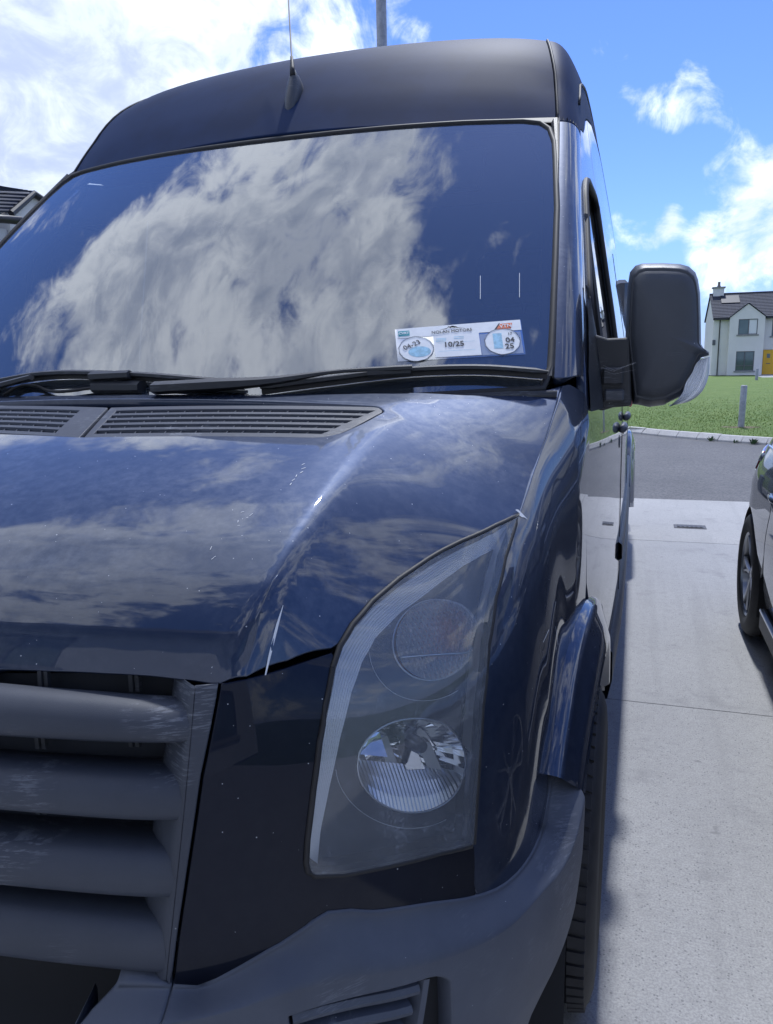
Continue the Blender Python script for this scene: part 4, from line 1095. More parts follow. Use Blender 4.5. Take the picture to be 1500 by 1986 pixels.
# --- door mirror
def door_mirror(sg):
    O = [Vector(p) for p in XYZ['mirror']]
    pts = [(p.x, p.z) for p in O]; pts = densify(pts[:-1], .012)
    cx = sum(p[0] for p in pts)/len(pts); cz = sum(p[1] for p in pts)/len(pts)
    rings = []
    for sc, y in ((.93, .385), (.985, .365), (1.0, .33), (1.0, .285), (.985, .255), (.955, .228), (.90, .206), (.865, .1985), (.852, .2005), (.835, .195), (.70, .188), (.40, .181), (.12, .179)):
        rings.append([(sg*(cx+(x-cx)*sc), y+(.0 if sc > .9 else -.015*0), cz+(z-cz)*sc) for x, z in pts])
    v, f = gridmesh(rings, True); n = len(pts)
    f.append(tuple(range((len(rings)-1)*n, len(rings)*n))); 
    mbx = MB().add(v, f); h = mbx.obj('door_mirror', M['housing'], van, smooth=True)
    mk('mirror_glass', [(p[0], .381, p[2]) for p in rings[0]], [tuple(range(n))], M['chrome'], h, smooth=False)
    lo, li = XYZ['mlens_out'], XYZ['mlens_in']; P = []
    so, si = spline([tuple(p) for p in lo]), spline([tuple(p) for p in li])
    for i in range(40):
        t = i/39; a, b = Vector(si(si.L*t)), Vector(so(so.L*t)); row = []
        for k in range(19):
            q = k/18; p = a+(b-a)*(q*1.4-.4); d = -.040+.055*q*q
            row.append((sg*(p.x+.004*math.sin(math.pi*q)), .236+d+(.0040 if k % 2 else 0)*(1 if 0 < k < 18 else 0), p.z))
        P.append(row)
    v, f = gridmesh(P); mk('indicator', v, f, M['ind'], h, smooth=False)
    a = [Vector(p) for p in XYZ['marm']]; q = MB()
    q.prism([(sg*p.x, p.z) for p in a], .20, .36); ao = q.obj('mirror_arm', M['trim'], h)
    bv = ao.modifiers.new('bevel', 'BEVEL'); bv.width = .012; bv.segments = 3; bv.limit_method = 'ANGLE'
    q = MB(); q.box((min(sg*.945, sg*.988), .185, 1.345), (max(sg*.945, sg*.988), .21, 1.372), ch=.004); q.obj('arm_cover', M['housing'], h)
    q = MB(); q.box((min(sg*.94, sg*.985), .183, 1.382), (max(sg*.94, sg*.985), .205, 1.42), ch=.004); q.obj('arm_cover', M['trim'], h)
    # foot on the door, swept up the window's front corner
    P = []
    for i in range(17):
        t = i/16; z = 1.33+.27*t; y0 = .07+.17*max(0, (t-.3))/.7; y1 = .40-.20*t; row = []
        for k in range(7):
            y = y0+(y1-y0)*k/6; row.append((sg*(side(y, z)[0]+.004+.014*math.sin(math.pi*k/6)*(1-t*.7)), y, z))
        P.append(row)
    v, f = gridmesh(P); mk('mirror_foot', v, f if sg < 0 else [x[::-1] for x in f], M['trim'], h)
m_, t_ = mat('clear_indicator')
M['ind'] = finish(m_, t_, t_.n('ShaderNodeBsdfPrincipled', {'Base Color': (.80, .83, .88, 1), 'Roughness': .12, 'Metallic': .3, 'Coat Weight': 1., 'Coat Roughness': .03}))
door_mirror(1); door_mirror(-1)
# cobweb strands between mirror and door
q = MB()
rgw = random.Random(11)
for k in range(4):
    z = 1.420+rgw.uniform(-.012, .012); q.tube([(.935+.01*k*.3, .175, z+rgw.uniform(-.004, .004)), (.965, .172, z-.006+rgw.uniform(-.004, .004)), (1.01, .170, z+.010+rgw.uniform(-.006, .006))], .00013, 3)
q.obj('cobweb', simple('cobweb_silk', (.6, .6, .62), .7), van, kind='stuff')
# ------------------------------------------------------------------ the permit holder behind the windscreen
P0 = [Vector(p) for p in XYZ['permit']]                    # top left, top middle, top right, bottom right, bottom middle, bottom left
M['film'] = glassy('clear_film', (.9, .92, .93), 1.45, .05, .16, (.75, .78, .82))
M['film2'] = glassy('frosted_film', (.9, .92, .93), 1.4, .1, .55, (.70, .75, .80))
M['paper'] = simple('white_paper', (.80, .82, .84), .7, var=.06, scale=60)
M['ink'] = simple('dark_ink', (.03, .035, .05), .7)
M['teal'] = simple('teal_print', (.03, .30, .36), .6)
M['orange'] = simple('orange_print', (.70, .16, .06), .6)
M['blueprint'] = simple('pale_blue_print', (.36, .62, .80), .7, var=.25, scale=120)
nP = surf_normal(ws, .66, .11, ref=Vector((0, 3, 1)))
TL, TM, TR, BR, BM, BL = P0
def pt(u, v, o=0.):
    """u 0..1 left to right, v 0..1 bottom to top, following the glass"""
    top = TL*((1-u)*(1-2*u))+TM*(4*u*(1-u))*.0+TL*0
    w = (TL*(1-u)+TR*u) if u < 0 else None
    a = TL+(TR-TL)*u; b = BL+(BR-BL)*u; p = b+(a-b)*v
    q = p-nP*0; X = q.x; vv = (q.z-1.405)/.655; g = Vector(ws(X, vv)); return g+nP*(o+.0015)
def quad(name, u0, v0, u1, v1, o, m, parent, n=8, rnd=0.):
    P = [[pt(u0+(u1-u0)*i/n, v0+(v1-v0)*j/3, o) for j in range(4)] for i in range(n+1)]
    v, f = gridmesh(P); return mk(name, v, f, m, parent)
def disc(name, cu, cv, ru, rv, o, m, parent, n=36, wob=0.):
    c = pt(cu, cv, o); ring = [pt(cu+ru*math.cos(2*math.pi*i/n)*(1+wob*math.sin(i*2.3)), cv+rv*math.sin(2*math.pi*i/n)*(1+wob*math.cos(i*1.7)), o) for i in range(n)]
    return mk(name, [c]+ring, [(0, 1+i, 1+(i+1) % n) for i in range(n)], m, parent)
per = thing('permit_holder', loc=tuple(BL), label='clear sleeve holding white permit slip and two round discs on the lower windscreen', cat='permit holder')
def adopt(o): o.parent = per; o.matrix_parent_inverse = Matrix.Translation(-BL); return o
L_ = (TR-TL).length; H_ = (TL-BL).length
class _P: pass
slv = quad('sleeve', 0, 0, 1, 1, 0., M['film'], None); adopt(slv)
hd = adopt(quad('header_strip', .015, .70, .995, 1., .0006, M['paper'], None))
slip = adopt(quad('permit_slip', .30, .05, .66, .70, .0006, M['paper'], None))
adopt(quad('permit_slip', .665, .04, .985, .66, .0003, M['film2'], None))
d1 = adopt(disc('old_disc', .155, .34, .135, .36, .0008, M['paper'], None)); d2 = adopt(disc('new_disc', .835, .40, .135, .37, .0008, M['paper'], None))
def on(parent, o): o.parent = parent; o.matrix_parent_inverse = parent.matrix_world.inverted() if False else Matrix.Translation(-BL); return o
bpy.context.view_layer.update()
def keep(o, parent):
    o.parent = parent; o.matrix_parent_inverse = parent.matrix_world.inverted(); return o
ex = (TR-TL).normalized(); ey = nP.cross(ex).normalized()
if ey.z < 0: ey = -ey
def tmat(u, v, o, rot=0., sk=1.):
    p = pt(u, v, o); e1 = ex*math.cos(rot)+ey*math.sin(rot); e2 = -ex*math.sin(rot)+ey*math.cos(rot); n = e1.cross(e2)
    m = Matrix((e1, e2, n)).transposed().to_4x4(); m.translation = p; return m
bpy.context.view_layer.update()
def wr(body_, u, v, size, m, parent, rot=0., bold=0.): return keep(text('lettering', body_, size, m, None, tmat(u, v, .0016, rot), bold=bold), parent)
wr('NOLAN MOTORS', .45, .80, .0105, M['ink'], hd)
keep(mk('emblem', [pt(a, b, .0016) for a, b in ((.35, .865), (.41, .875), (.43, .93), (.445, .89), (.46, .96), (.475, .89), (.49, .93), (.51, .875), (.56, .865), (.49, .90), (.475, .93), (.46, .915), (.445, .93), (.43, .955), (.415, .90))], [tuple(range(15))], M['ink'], None), hd)
keep(quad('tag_ground', .025, .76, .115, .92, .0012, M['teal'], None), hd); wr('CVRT', .07, .84, .0085, M['paper'], hd, bold=.0002)
keep(mk('emblem', [pt(a, b, .0012) for a, b in ((.80, .75), (.825, .91), (.93, .92), (.915, .76))], [(0, 1, 2, 3)], M['orange'], None), hd)
keep(mk('emblem', [pt(a, b, .0013) for a, b in ((.785, .76), (.825, .93), (.835, .92), (.80, .76))], [(0, 1, 2, 3)], M['ink'], None), hd)
wr('VTN', .875, .835, .0125, M['paper'], hd, bold=.0002)
wr('10/25', .455, .40, .0185, M['ink'], slip, bold=.0003)
for k, (u, v) in enumerate(((.36, .60), (.36, .56), (.355, .52), (.50, .62), (.50, .57))):
    keep(quad('printed_line', u-.04, v-.008, u+.04, v+.008, .0012, M['blueprint'], None), slip)
keep(quad('printed_line', .33, .215, .62, .222, .0012, M['blueprint'], None), slip); keep(quad('printed_line', .33, .46, .62, .466, .0012, M['blueprint'], None), slip)
wr('04-23', .125, .46, .0165, M['ink'], d1, R(24)); keep(disc('disc_print', .18, .25, .09, .16, .0011, M['blueprint'], None, 20), d1)
keep(quad('disc_print', .765, .20, .835, .64, .0011, M['blueprint'], None), d2)
wr('04', .895, .42, .0185, M['ink'], d2, bold=.0003); wr('25', .885, .24, .0185, M['ink'], d2, bold=.0003); wr('17', .90, .60, .0095, M['ink'], d2)
for d, (cu, cv) in ((d1, (.155, .34)), (d2, (.835, .40))):
    ring = [pt(cu+.137*math.cos(2*math.pi*i/40)*(1+.02*math.sin(i*2.1)), cv+.375*math.sin(2*math.pi*i/40)*(1+.02*math.cos(i*1.3)), .001) for i in range(41)]
    keep(MB().tube(ring, .0009, 5, cap=False).obj('disc_rim', M['film'], None, smooth=True), d)
bpy.context.view_layer.update()
# ------------------------------------------------------------------ ground, driveway, road, lawn
def ground_z(y): return 0. if y < 16 else -.22*min(1., (y-16)/50)
def sheet(name, poly, z, m, kind='structure', zf=None, res=None, parent=None, **kw):
    pts = [Vector(p) for p in (densify(poly, res) if res else poly)]
    vo, eo, fo, *_ = delaunay_2d_cdt(pts, [(i, (i+1) % len(pts)) for i in range(len(pts))], [], 1, 1e-6)
    V = [(p.x, p.y, z+(ground_z(p.y) if zf else 0)) for p in vo]; F = [f if (vo[f[1]]-vo[f[0]]).cross(vo[f[2]]-vo[f[0]]) > 0 else f[::-1] for f in [list(q) for q in fo]]
    return mk(name, V, F, m, parent, smooth=False, kind=kind, **kw)
m_, t_ = mat('earth'); co = objco(t_)
M['earth'] = finish(m_, t_, t_.n('ShaderNodeBsdfPrincipled', {'Base Color': t_.mix(t_.noise(co, .3, 5), (.05, .09, .03, 1), (.09, .12, .05, 1)), 'Roughness': .95}))
g_ = MB()
ys_ = [-150, 16, 26, 36, 46, 56, 66, 90, 160, 900]
P = [[(x, y, ground_z(y)-.06) for x in (-700, -60, -20, 0, 20, 60, 700)] for y in ys_]
v, f = gridmesh(P); mk('ground', v, [q[::-1] for q in f], M['earth'], kind='structure')
def concrete(name, c1, c2, line=0.):
    m, t = mat(name); co = objco(t)
    big = t.ss(t.noise(co, 1.1, 6, .65), .3, .7); fine = t.noise(co, 170., 3, .65); mid = t.noise(co, 30., 5, .7)
    c = t.mix(big, (*c1, 1), (*c2, 1)); c = t.mix(t.ss(mid, .35, .7, .0, .35), c, (c1[0]*.7, c1[1]*.7, c1[2]*.7, 1))
    vor = t.n('ShaderNodeTexVoronoi', {'Vector': co, 'Scale': 130.}, feature='F1'); vc = t.n('ShaderNodeSeparateXYZ', {0: vor.outputs['Color']})
    dot = t.m('MULTIPLY', t.m('LESS_THAN', vor.outputs['Distance'], t.m('MULTIPLY', vc.outputs[1], .42)), t.m('GREATER_THAN', vc.outputs[0], .62))
    c = t.mix(t.m('MULTIPLY', dot, .75), c, (c1[0]*.42, c1[1]*.43, c1[2]*.46, 1))
    c = t.mix(t.ss(fine, .40, .60, 0., .55), c, (c1[0]*.62, c1[1]*.62, c1[2]*.64, 1))
    stain = t.m('MULTIPLY', t.ss(t.noise(co, 3.3, 5, .7),   .54, .70), .55); c = t.mix(stain, c, (c1[0]*.6, c1[1]*.6, c1[2]*.62, 1))
    tyre = t.m('MULTIPLY', t.ss(t.noise(t.v('MULTIPLY', co, (9., .5, 1.)), 1., 4, .6), .5, .68), .28); c = t.mix(tyre, c, (c1[0]*.66, c1[1]*.66, c1[2]*.67, 1))
    spot = t.m('MULTIPLY', t.ss(t.noise(co, 9., 3, .5), .70, .76), .55); c = t.mix(spot, c, (c1[0]*.45, c1[1]*.45, c1[2]*.47, 1))
    brush = t.noise(t.v('MULTIPLY', co, (3., 70., 1.)), 1., 4, .6)
    h = t.m('ADD', t.m('MULTIPLY', fine, .5), t.m('ADD', t.m('MULTIPLY', brush, .5), t.m('MULTIPLY', dot, -1.2)))
    b = t.n('ShaderNodeBsdfPrincipled', {'Base Color': c, 'Roughness': .85, 'Normal': bump(t, h, .55, .003)})
    return finish(m, t, b)
M['concrete'] = concrete('driveway_concrete', (.40, .40, .40), (.46, .46, .458))
M['concrete2'] = concrete('footpath_concrete', (.43, .425, .415), (.49, .485, .47))
M['kerb'] = concrete('kerb_concrete', (.56, .54, .50), (.66, .64, .60))
m_, t_ = mat('tarmac'); co = objco(t_)
fine = t_.noise(co, 90., 3, .7); bigp = t_.noise(co, .7, 6, .65); vor = t_.n('ShaderNodeTexVoronoi', {'Vector': co, 'Scale': 60.}, feature='F1')
vc = t_.n('ShaderNodeSeparateXYZ', {0: vor.outputs['Color']})
c = t_.mix(vc.outputs[0], (.085, .085, .09, 1), (.175, .172, .17, 1)); c = t_.mix(t_.ss(bigp, .35, .7, 0., .5), c, (.075, .077, .083, 1))
M['tarmac'] = finish(m_, t_, t_.n('ShaderNodeBsdfPrincipled', {'Base Color': c, 'Roughness': .85, 'Normal': bump(t_, t_.m('ADD', t_.m('MULTIPLY', vor.outputs['Distance'], -1.), fine), .7, .006)}))
KERB = [(-34, 19.6), (-22, 19.0), (-12, 18.2), (-6, 17.2), (-3, 16.3), (-.8, 15.25), (.927, 14.178), (1.59, 13.447), (2.033, 13.057), (2.445, 12.693), (3.198, 12.152), (4.2, 11.75), (5.6, 11.45), (8, 11.25), (14, 11.2), (34, 11.2)]
ks = spline(KERB)
kp = [ks(ks.L*i/160) for i in range(161)]
sheet('road', [(-34, 6.66), (34, 6.66)]+kp[::-1], -.012, M['tarmac'], res=None)
drive = thing('driveway', kind='structure')
def slab(x0, y0, x1, y1, m, nm, z=0.):
    q = MB(); q.box((x0, y0, -.12), (x1, y1, z), ch=.0025); return q.obj(nm, m, drive, sharp=20)
xs_ = [-3.25, 5.8]
for y0, y1 in ((-6.2, -2.4), (-2.397, 1.5985), (1.6015, 4.7005)):
    for x0, x1 in ((-3.25, 1.33+3.2), ):
        slab(x0, y0, x1, y1, M['concrete'], 'concrete_slab')
path_ = thing('footpath', kind='structure')
for k in range(-8, 9):
    q = MB(); q.box((k*3.6-1.2, 4.704, -.12), (k*3.6+2.393, 6.655, .0), ch=.006); q.obj('concrete_slab', M['concrete2'], path_, sharp=20)
# iron cover in the footpath
cv = thing('stopcock_cover', loc=(1.515, 5.30, 0), label='small dark iron stopcock cover set in the pale concrete footpath', cat='cover')
q = MB(); q.box((-.13, -.075, -.02), (.13, .075, .004), ch=.003); q.obj('frame', simple('cast_iron', (.10, .10, .105), .6, .4, var=.4, scale=50), cv)
q = MB(); q.box((-.105, -.052, .0045), (.105, .052, .009), ch=.002)
for k in range(6): q.box((-.09+.036*k-.012, -.04, .009), (-.09+.036*k+.004, .04, .0115))
q.obj('lid', simple('cast_iron_lid', (.075, .075, .08), .55, .4, var=.4, scale=60), cv)
# kerb stones, one object each where they can be told apart
kerb = thing('kerb', kind='structure')
dist = 0.; n_st = int(ks.L/.915)
d_k = 0.; segs = []
while d_k < ks.L-.3:
    segs.append((d_k, min(ks.L, d_k+.416))); d_k += .430
for a, b in segs:
    pa, pb = Vector(ks(a)), Vector(ks(b)); t = (pb-pa).normalized(); n = Vector((-t.y, t.x))
    if n.y < 0: n = -n
    jz = random.uniform(-.004, .004); V = []
    for p in (pa, pb):
        for o, z in ((0., -.1), (.002, .022+jz), (.078, .100+jz), (.125, .108+jz), (.128, -.1)): V.append((p.x+n.x*o, p.y+n.y*o, z))
    F = [(i, (i+1) % 5, 5+(i+1) % 5, 5+i) for i in range(5)]+[(4, 3, 2, 1, 0), (5, 6, 7, 8, 9)]
    q = MB(); q.add(V, F); q.obj('kerb_stone', M['kerb'], kerb)
# lawn behind the kerb
m_, t_ = mat('lawn'); co = objco(t_)
f1 = t_.ss(t_.noise(co, .8, 7, .7), .3, .7); f2 = t_.noise(t_.v('MULTIPLY', co, (7., 2.5, 1.)), 1., 6, .75); f3 = t_.noise(co, 60., 3, .7)
c = t_.mix(f1, (.12, .205, .028, 1), (.185, .265, .050, 1)); c = t_.mix(t_.ss(f2, .45, .75, 0., .7), c, (.22, .25, .08, 1)); c = t_.mix(t_.ss(f3, .35, .7, 0., .5), c, (.075, .135, .02, 1))
M['lawn'] = finish(m_, t_, t_.n('ShaderNodeBsdfPrincipled', {'Base Color': c, 'Roughness': .9, 'Normal': bump(t_, t_.m('ADD', f3, f2), .8, .05)}))
kin = []
for i in range(0, 161, 2):
    a = Vector(ks(ks.L*i/160)); b = Vector(ks(min(ks.L, ks.L*i/160+.05))); t = (b-a); t = t.normalized() if t.length > 1e-6 else Vector((1, 0)); n = Vector((-t.y, t.x))
    if n.y < 0: n = -n
    kin.append((a.x+n.x*.129, a.y+n.y*.129))
lines = []
for i in range(41):
    t = i/40; k = kin[int(t*80)]; far = (k[0]*1.6 if abs(k[0]) > 3 else k[0], 58.)
    lines.append([(k[0]+(far[0]-k[0])*s, k[1]+(far[1]-k[1])*s, .095+ground_z(k[1]+(far[1]-k[1])*s)*1.) for s in (0, .01, .05, .15, .3, .5, .75, 1.)])
v, f = gridmesh(lines); mk('lawn', v, f, M['lawn'], kind='structure')
gv, gf = [], []
rg = random.Random(21)
for k in range(26000):
    y = 12.2+abs(rg.gauss(0, 1))*6.5; x = rg.uniform(-3.0, 1.5+(y-8)*.42)
    kk = min(kin, key=lambda p: abs(p[0]-x)) if k < 0 else None
    i = 0
    ky = None
    for a, b in zip(kin[::2], kin[2::2]):
        if min(a[0], b[0]) <= x <= max(a[0], b[0]) and a[0] != b[0]: ky = a[1]+(b[1]-a[1])*(x-a[0])/(b[0]-a[0]); break
    if ky is None or y < ky+.02: continue
    z = .09+ground_z(y); h = rg.uniform(.012, .035); a = rg.uniform(0, 6.28); w = .006+.0006*(y-12)
    i = len(gv); dx, dy = math.cos(a)*w, math.sin(a)*w
    gv += [(x-dx, y-dy, z), (x+dx, y+dy, z), (x+rg.uniform(-.02, .02), y+rg.uniform(-.02, .02), z+h)]; gf.append((i, i+1, i+2))
m_, t_ = mat('grass_blades'); co = objco(t_)
c = t_.mix(t_.noise(co, 3.3, 5, .8), (.13, .225, .03, 1), (.27, .33, .09, 1))
M['blade'] = finish(m_, t_, t_.n('ShaderNodeBsdfPrincipled', {'Base Color': c, 'Roughness': .7}))
mk('grass', gv, gf, M['blade'], smooth=False, kind='stuff')
# bare earth round the bollard
sheet('bare_soil', [(2.99+.34*math.cos(a)*(1+.2*math.sin(3*a)), 14.36+.22*math.sin(a)*(1+.2*math.cos(5*a))) for a in [i*.35 for i in range(18)]], .098, simple('bare_soil', (.20, .15, .09), .95, var=.4, scale=30))
# weeds at the foot of the kerb
M['weed'] = simple('weed_leaf', (.05, .105, .03), .7, var=.4, scale=30)
def weed(x, y, s, lab, seed):
    rg = random.Random(seed); w = thing('weed', loc=(x, y, -.012), label=lab, cat='weed', group='weeds along the kerb')
    q = MB()
    for k in range(26):
        a = rg.uniform(0, 6.28); l = s*rg.uniform(.5, 1.1); up = rg.uniform(.35, 1.); b = Vector((math.cos(a)*.02, math.sin(a)*.02, 0)); e = Vector((math.cos(a)*l*(1.1-up*.6), math.sin(a)*l*.5*(1.1-up*.6), l*up)); m_ = (b+e)*.5+Vector((0, 0, l*.18)); sd_ = Vector((-math.sin(a), math.cos(a), 0))*l*.13
        q.add([b, m_+sd_, e, m_-sd_], [(0, 1, 2, 3)])
    q.obj('leaves', M['weed'], w, fix=False)
weed(2.32, 12.72, .10, 'leftmost small weed clump growing against the pale kerb', 1)
weed(2.68, 12.45, .07, 'low weed clump against the kerb, the middle one of three', 2)
weed(2.93, 12.27, .12, 'widest weed clump at the kerb, nearest the parked car', 3)
# bollards
M['galv'] = simple('galvanised_steel', (.36, .37, .39), .5, .55, var=.25, scale=14)
def bollard(x, y, h, r, lab, lean=0.):
    b = thing('bollard', loc=(x, y, ground_z(y)+.08), label=lab, cat='bollard', group='steel bollards on the green'); b.rotation_euler = (0, lean, 0)
    q = MB(); q.lathe([(r, -.1), (r, h-.012), (r-.006, h)], 24); q.obj('post', M['galv'], b, sharp=30)
    q = MB(); q.lathe([(r-.006, h), (r*.8, h+.008), (0, h+.010)], 24); q.obj('cap', simple('bollard_cap', (.42, .42, .42), .5) if 'bollard_cap' not in bpy.data.materials else bpy.data.materials['bollard_cap'], b, smooth=True)
bollard(2.99, 14.40, .80, .058, 'round grey steel bollard standing on the lawn just behind the kerb', R(.6))
bollard(8.15, 50.5, .72, .085, 'small far bollard beside the path in front of the white house', R(.5))
# lamp column beyond the van
lp = thing('lamp_post', loc=(-1.50, 6.30, 0), label='tall galvanised lamp column rising behind the van roof', cat='lamp post')
q = MB(); q.lathe([(.085, 0), (.085, 1.1), (.075, 1.12), (.053, 1.2), (.050, 8.0), (.0, 8.02)], 24); q.obj('column', M['galv'], lp, sharp=40)
q = MB(); q.tube([(0, 0, 7.9), (0, .25, 8.12), (0, .9, 8.2)], .03, 10); q.obj('arm', M['galv'], lp, smooth=True)
q = MB(); q.box((-.12, .75, 8.13), (.12, 1.35, 8.25), ch=.04); q.obj('lantern', simple('lantern_grey', (.35, .36, .38), .4), lp, sharp=30)
q = MB(); q.box((-.05, -.090, .45), (.05, -.083, .95), ch=.003); q.obj('hatch', simple('lamp_hatch', (.4, .41, .43), .5, .5), lp)
# ------------------------------------------------------------------ houses
M['render'] = simple('white_render', (.72, .70, .675), .9, var=.05, scale=1.2, bumps=.3, bscale=60, bdist=.01)
M['render2'] = simple('grey_white_render', (.60, .60, .60), .9, var=.06, scale=1.0, bumps=.3, bscale=60, bdist=.01)
M['fascia'] = simple('black_fascia', (.02, .02, .022), .4)
M['sill'] = simple('concrete_sill', (.30, .30, .29), .8, var=.2, scale=5)
M['pvc'] = simple('grey_window_frame', (.10, .105, .115), .4)
M['pane'] = simple('window_pane', (.10, .15, .15), .04, coat=.6, var=.3, scale=.5)
M['blind'] = simple('white_blind', (.70, .71, .72), .7)
M['door_yellow'] = simple('yellow_door', (.72, .42, .02), .4)
M['solar'] = simple('solar_glass', (.012, .016, .028), .5, spec=.2)
def tiles_mat(name, c1, c2, ang=0.):
    m, t = mat(name); co = objco(t)
    br = t.n('ShaderNodeTexBrick', {'Vector': co, 'Color1': (*c1, 1), 'Color2': (*c2, 1), 'Mortar': (c1[0]*.4, c1[1]*.4, c1[2]*.4, 1), 'Scale': 1., 'Mortar Size': .012, 'Brick Width': .33, 'Row Height': 10.})
    c = t.mix(t.ss(t.noise(co, 2., 5, .7), .4, .7, 0., .4), br.outputs[0], (c2[0]*1.25, c2[1]*1.25, c2[2]*1.25, 1))
    return finish(m, t, t.n('ShaderNodeBsdfPrincipled', {'Base Color': c, 'Roughness': .8}))
M['slate'] = tiles_mat('dark_roof_tile', (.026, .031, .050), (.036, .042, .064))
def roof_slope(parent, a, b, c, d, course=.32, th=.03, m=None, nmax=60):
    """courses of tiles laid from the eaves a-b up to the ridge d-c, each its own piece"""
    a, b, c, d = [Vector(p) for p in (a, b, c, d)]
    up = ((d-a)+(c-b))*.5; n = max(2, int(up.length/course)); nr = (b-a).cross(d-a).normalized()
    if nr.z < 0: nr = -nr
    for k in range(n):
        t0, t1 = k/n, min(1., (k+1.18)/n)
        p0, p1, p2, p3 = a+(d-a)*t0, b+(c-b)*t0, b+(c-b)*t1, a+(d-a)*t1
        lo, hi = nr*(th+.012), nr*.006
        V = [p0+nr*.002, p1+nr*.002, p2, p3, p0+lo, p1+lo, p2+hi, p3+hi]
        q = MB(); q.add(V, [(4, 5, 6, 7), (0, 1, 5, 4), (1, 2, 6, 5), (3, 0, 4, 7), (0, 3, 2, 1)]); q.obj('tile_course', m or M['slate'], parent)
def window(parent, x0, z0, x1, z1, y, mull=(), sill=True, pane=None, blind=None, tran=()):
    """window in a wall facing -Y at plane y"""
    w = x1-x0
    fr = MB(); fw = .06
    fr.box((x0, y+.03, z0), (x0+fw, y+.12, z1)); fr.box((x1-fw, y+.03, z0), (x1, y+.12, z1)); fr.box((x0+fw, y+.03, z1-fw), (x1-fw, y+.12, z1)); fr.box((x0+fw, y+.03, z0), (x1-fw, y+.12, z0+fw))
    for m in mull: fr.box((x0+w*m-.035, y+.028, z0+fw), (x0+w*m+.035, y+.118, z1-fw))
    for m in tran: fr.box((x0+fw, y+.026, z0+(z1-z0)*m-.03), (x1-fw, y+.116, z0+(z1-z0)*m+.03))
    f = fr.obj('window', M['pvc'], parent)
    edges = [0.]+list(mull)+[1.]
    for i in range(len(edges)-1):
        q = MB(); q.box((x0+w*edges[i]+.03, y+.07, z0+.03), (x0+w*edges[i+1]-.03, y+.08, z1-.03)); q.obj('pane', (blind if blind and i in blind[0] else None) and blind[1] or pane or M['pane'], f)
    if sill:
        q = MB(); q.box((x0-.12, y-.07, z0-.13), (x1+.12, y+.12, z0-.001), ch=.01); q.obj('sill', M['sill'], f)
def wall_holes(parent, x0, z0, x1, z1, y, th, holes, m, name='wall', top=None):
    """wall facing -Y with real openings; top = extra apex points between (x1,z1) and (x0,z1)"""
    poly = [(x0, z0), (x1, z0), (x1, z1)]+list(top or [])+[(x0, z1)]
    pts = [Vector(p) for p in poly]; ed = [(i, (i+1) % len(poly)) for i in range(len(poly))]
    for h in holes:
        k = len(pts); pts += [Vector(p) for p in ((h[0], h[1]), (h[2], h[1]), (h[2], h[3]), (h[0], h[3]))]; ed += [(k, k+1), (k+1, k+2), (k+2, k+3), (k+3, k)]
    vo, eo, fo, *_ = delaunay_2d_cdt(pts, ed, [], 0, 1e-6); V = [(p.x, y, p.y) for p in vo]; F = []
    for f in fo:
        c = (sum(vo[i].x for i in f)/len(f), sum(vo[i].y for i in f)/len(f))
        if inside(c, poly) and not any(h[0] < c[0] < h[2] and h[1] < c[1] < h[3] for h in holes):
            f = list(f)
            if (vo[f[1]]-vo[f[0]]).cross(vo[f[2]]-vo[f[0]]) < 0: f.reverse()
            F.append(f)
    n = len(V); V += [(p[0], y+th, p[2]) for p in V]; F2 = [tuple(i+n for i in f[::-1]) for f in F]; cnt = {(f[i], f[(i+1) % len(f)]) for f in F for i in range(len(f))}
    side_f = [(b, a, a+n, b+n) for a, b in cnt if (b, a) not in cnt]
    return mk(name, V, F+F2+side_f, m, parent, smooth=False)
# --- white house across the green
HZ = -.22
hw = thing('house', loc=(7.40, 72.0, HZ), label='white rendered semi-detached house with small front gable and yellow door', cat='house')
S_ = 73.6/64.0
# all lengths below in metres from the left front corner at ground level
eav, rid, dep = 4.98, 7.15, 8.4
bx0, bx1, by = 1.22, 3.95, -.75
wall_holes(hw, .302, 0, bx0, eav, .002, .3, [], M['render'])
wall_holes(hw, bx1, 0, 12.6, eav, 0, .3, [(4.05, .02, 5.9, 2.12), (4.62, 3.25, 6.2, 4.60), (7.0, .55, 9.0, 2.1), (7.2, 3.25, 8.9, 4.6)], M['render'])
bay = wall_holes(hw, bx0, 0, bx1, 4.86, by, .25, [(1.90, 3.42, 3.40, 4.70), (1.86, .38, 3.30, 2.02)], M['render'], 'bay_wall', top=[((bx0+bx1)/2, 5.95)])
q = MB(); q.box((bx0, by+.25, 0), (bx0+.25, .0, 4.86)); q.box((bx1-.25, by+.25, 0), (bx1, 0, 4.86)); q.obj('bay_cheek', M['render'], hw)
window(hw, 1.90, 3.42, 3.40, 4.70, by, (.53,), blind=((1,), M['blind'])); window(hw, 1.86, .38, 3.30, 2.02, by, (.48,), tran=(.26,))
window(hw, 4.62, 3.25, 6.2, 4.60, 0, (.5,)); window(hw, 7.0, .55, 9.0, 2.1, 0, (.33, .66)); window(hw, 7.2, 3.25, 8.9, 4.6, 0, (.5,))
dq = MB(); dq.box((4.09, .06, .03), (5.10, .14, 2.10)); dr_ = dq.obj('door', M['door_yellow'], hw)
q = MB(); q.box((4.38, .050, 1.42), (4.64, .062, 1.78)); q.obj('door_pane', M['pane'], dr_)
q = MB(); q.box((4.36, .050, .92), (4.68, .062, .985)); q.obj('letterbox', M['pvc'], dr_)
q = MB(); q.box((5.0, .03, .98), (5.04, .06, 1.18)); q.obj('handle', M['chrome_soft'], dr_)
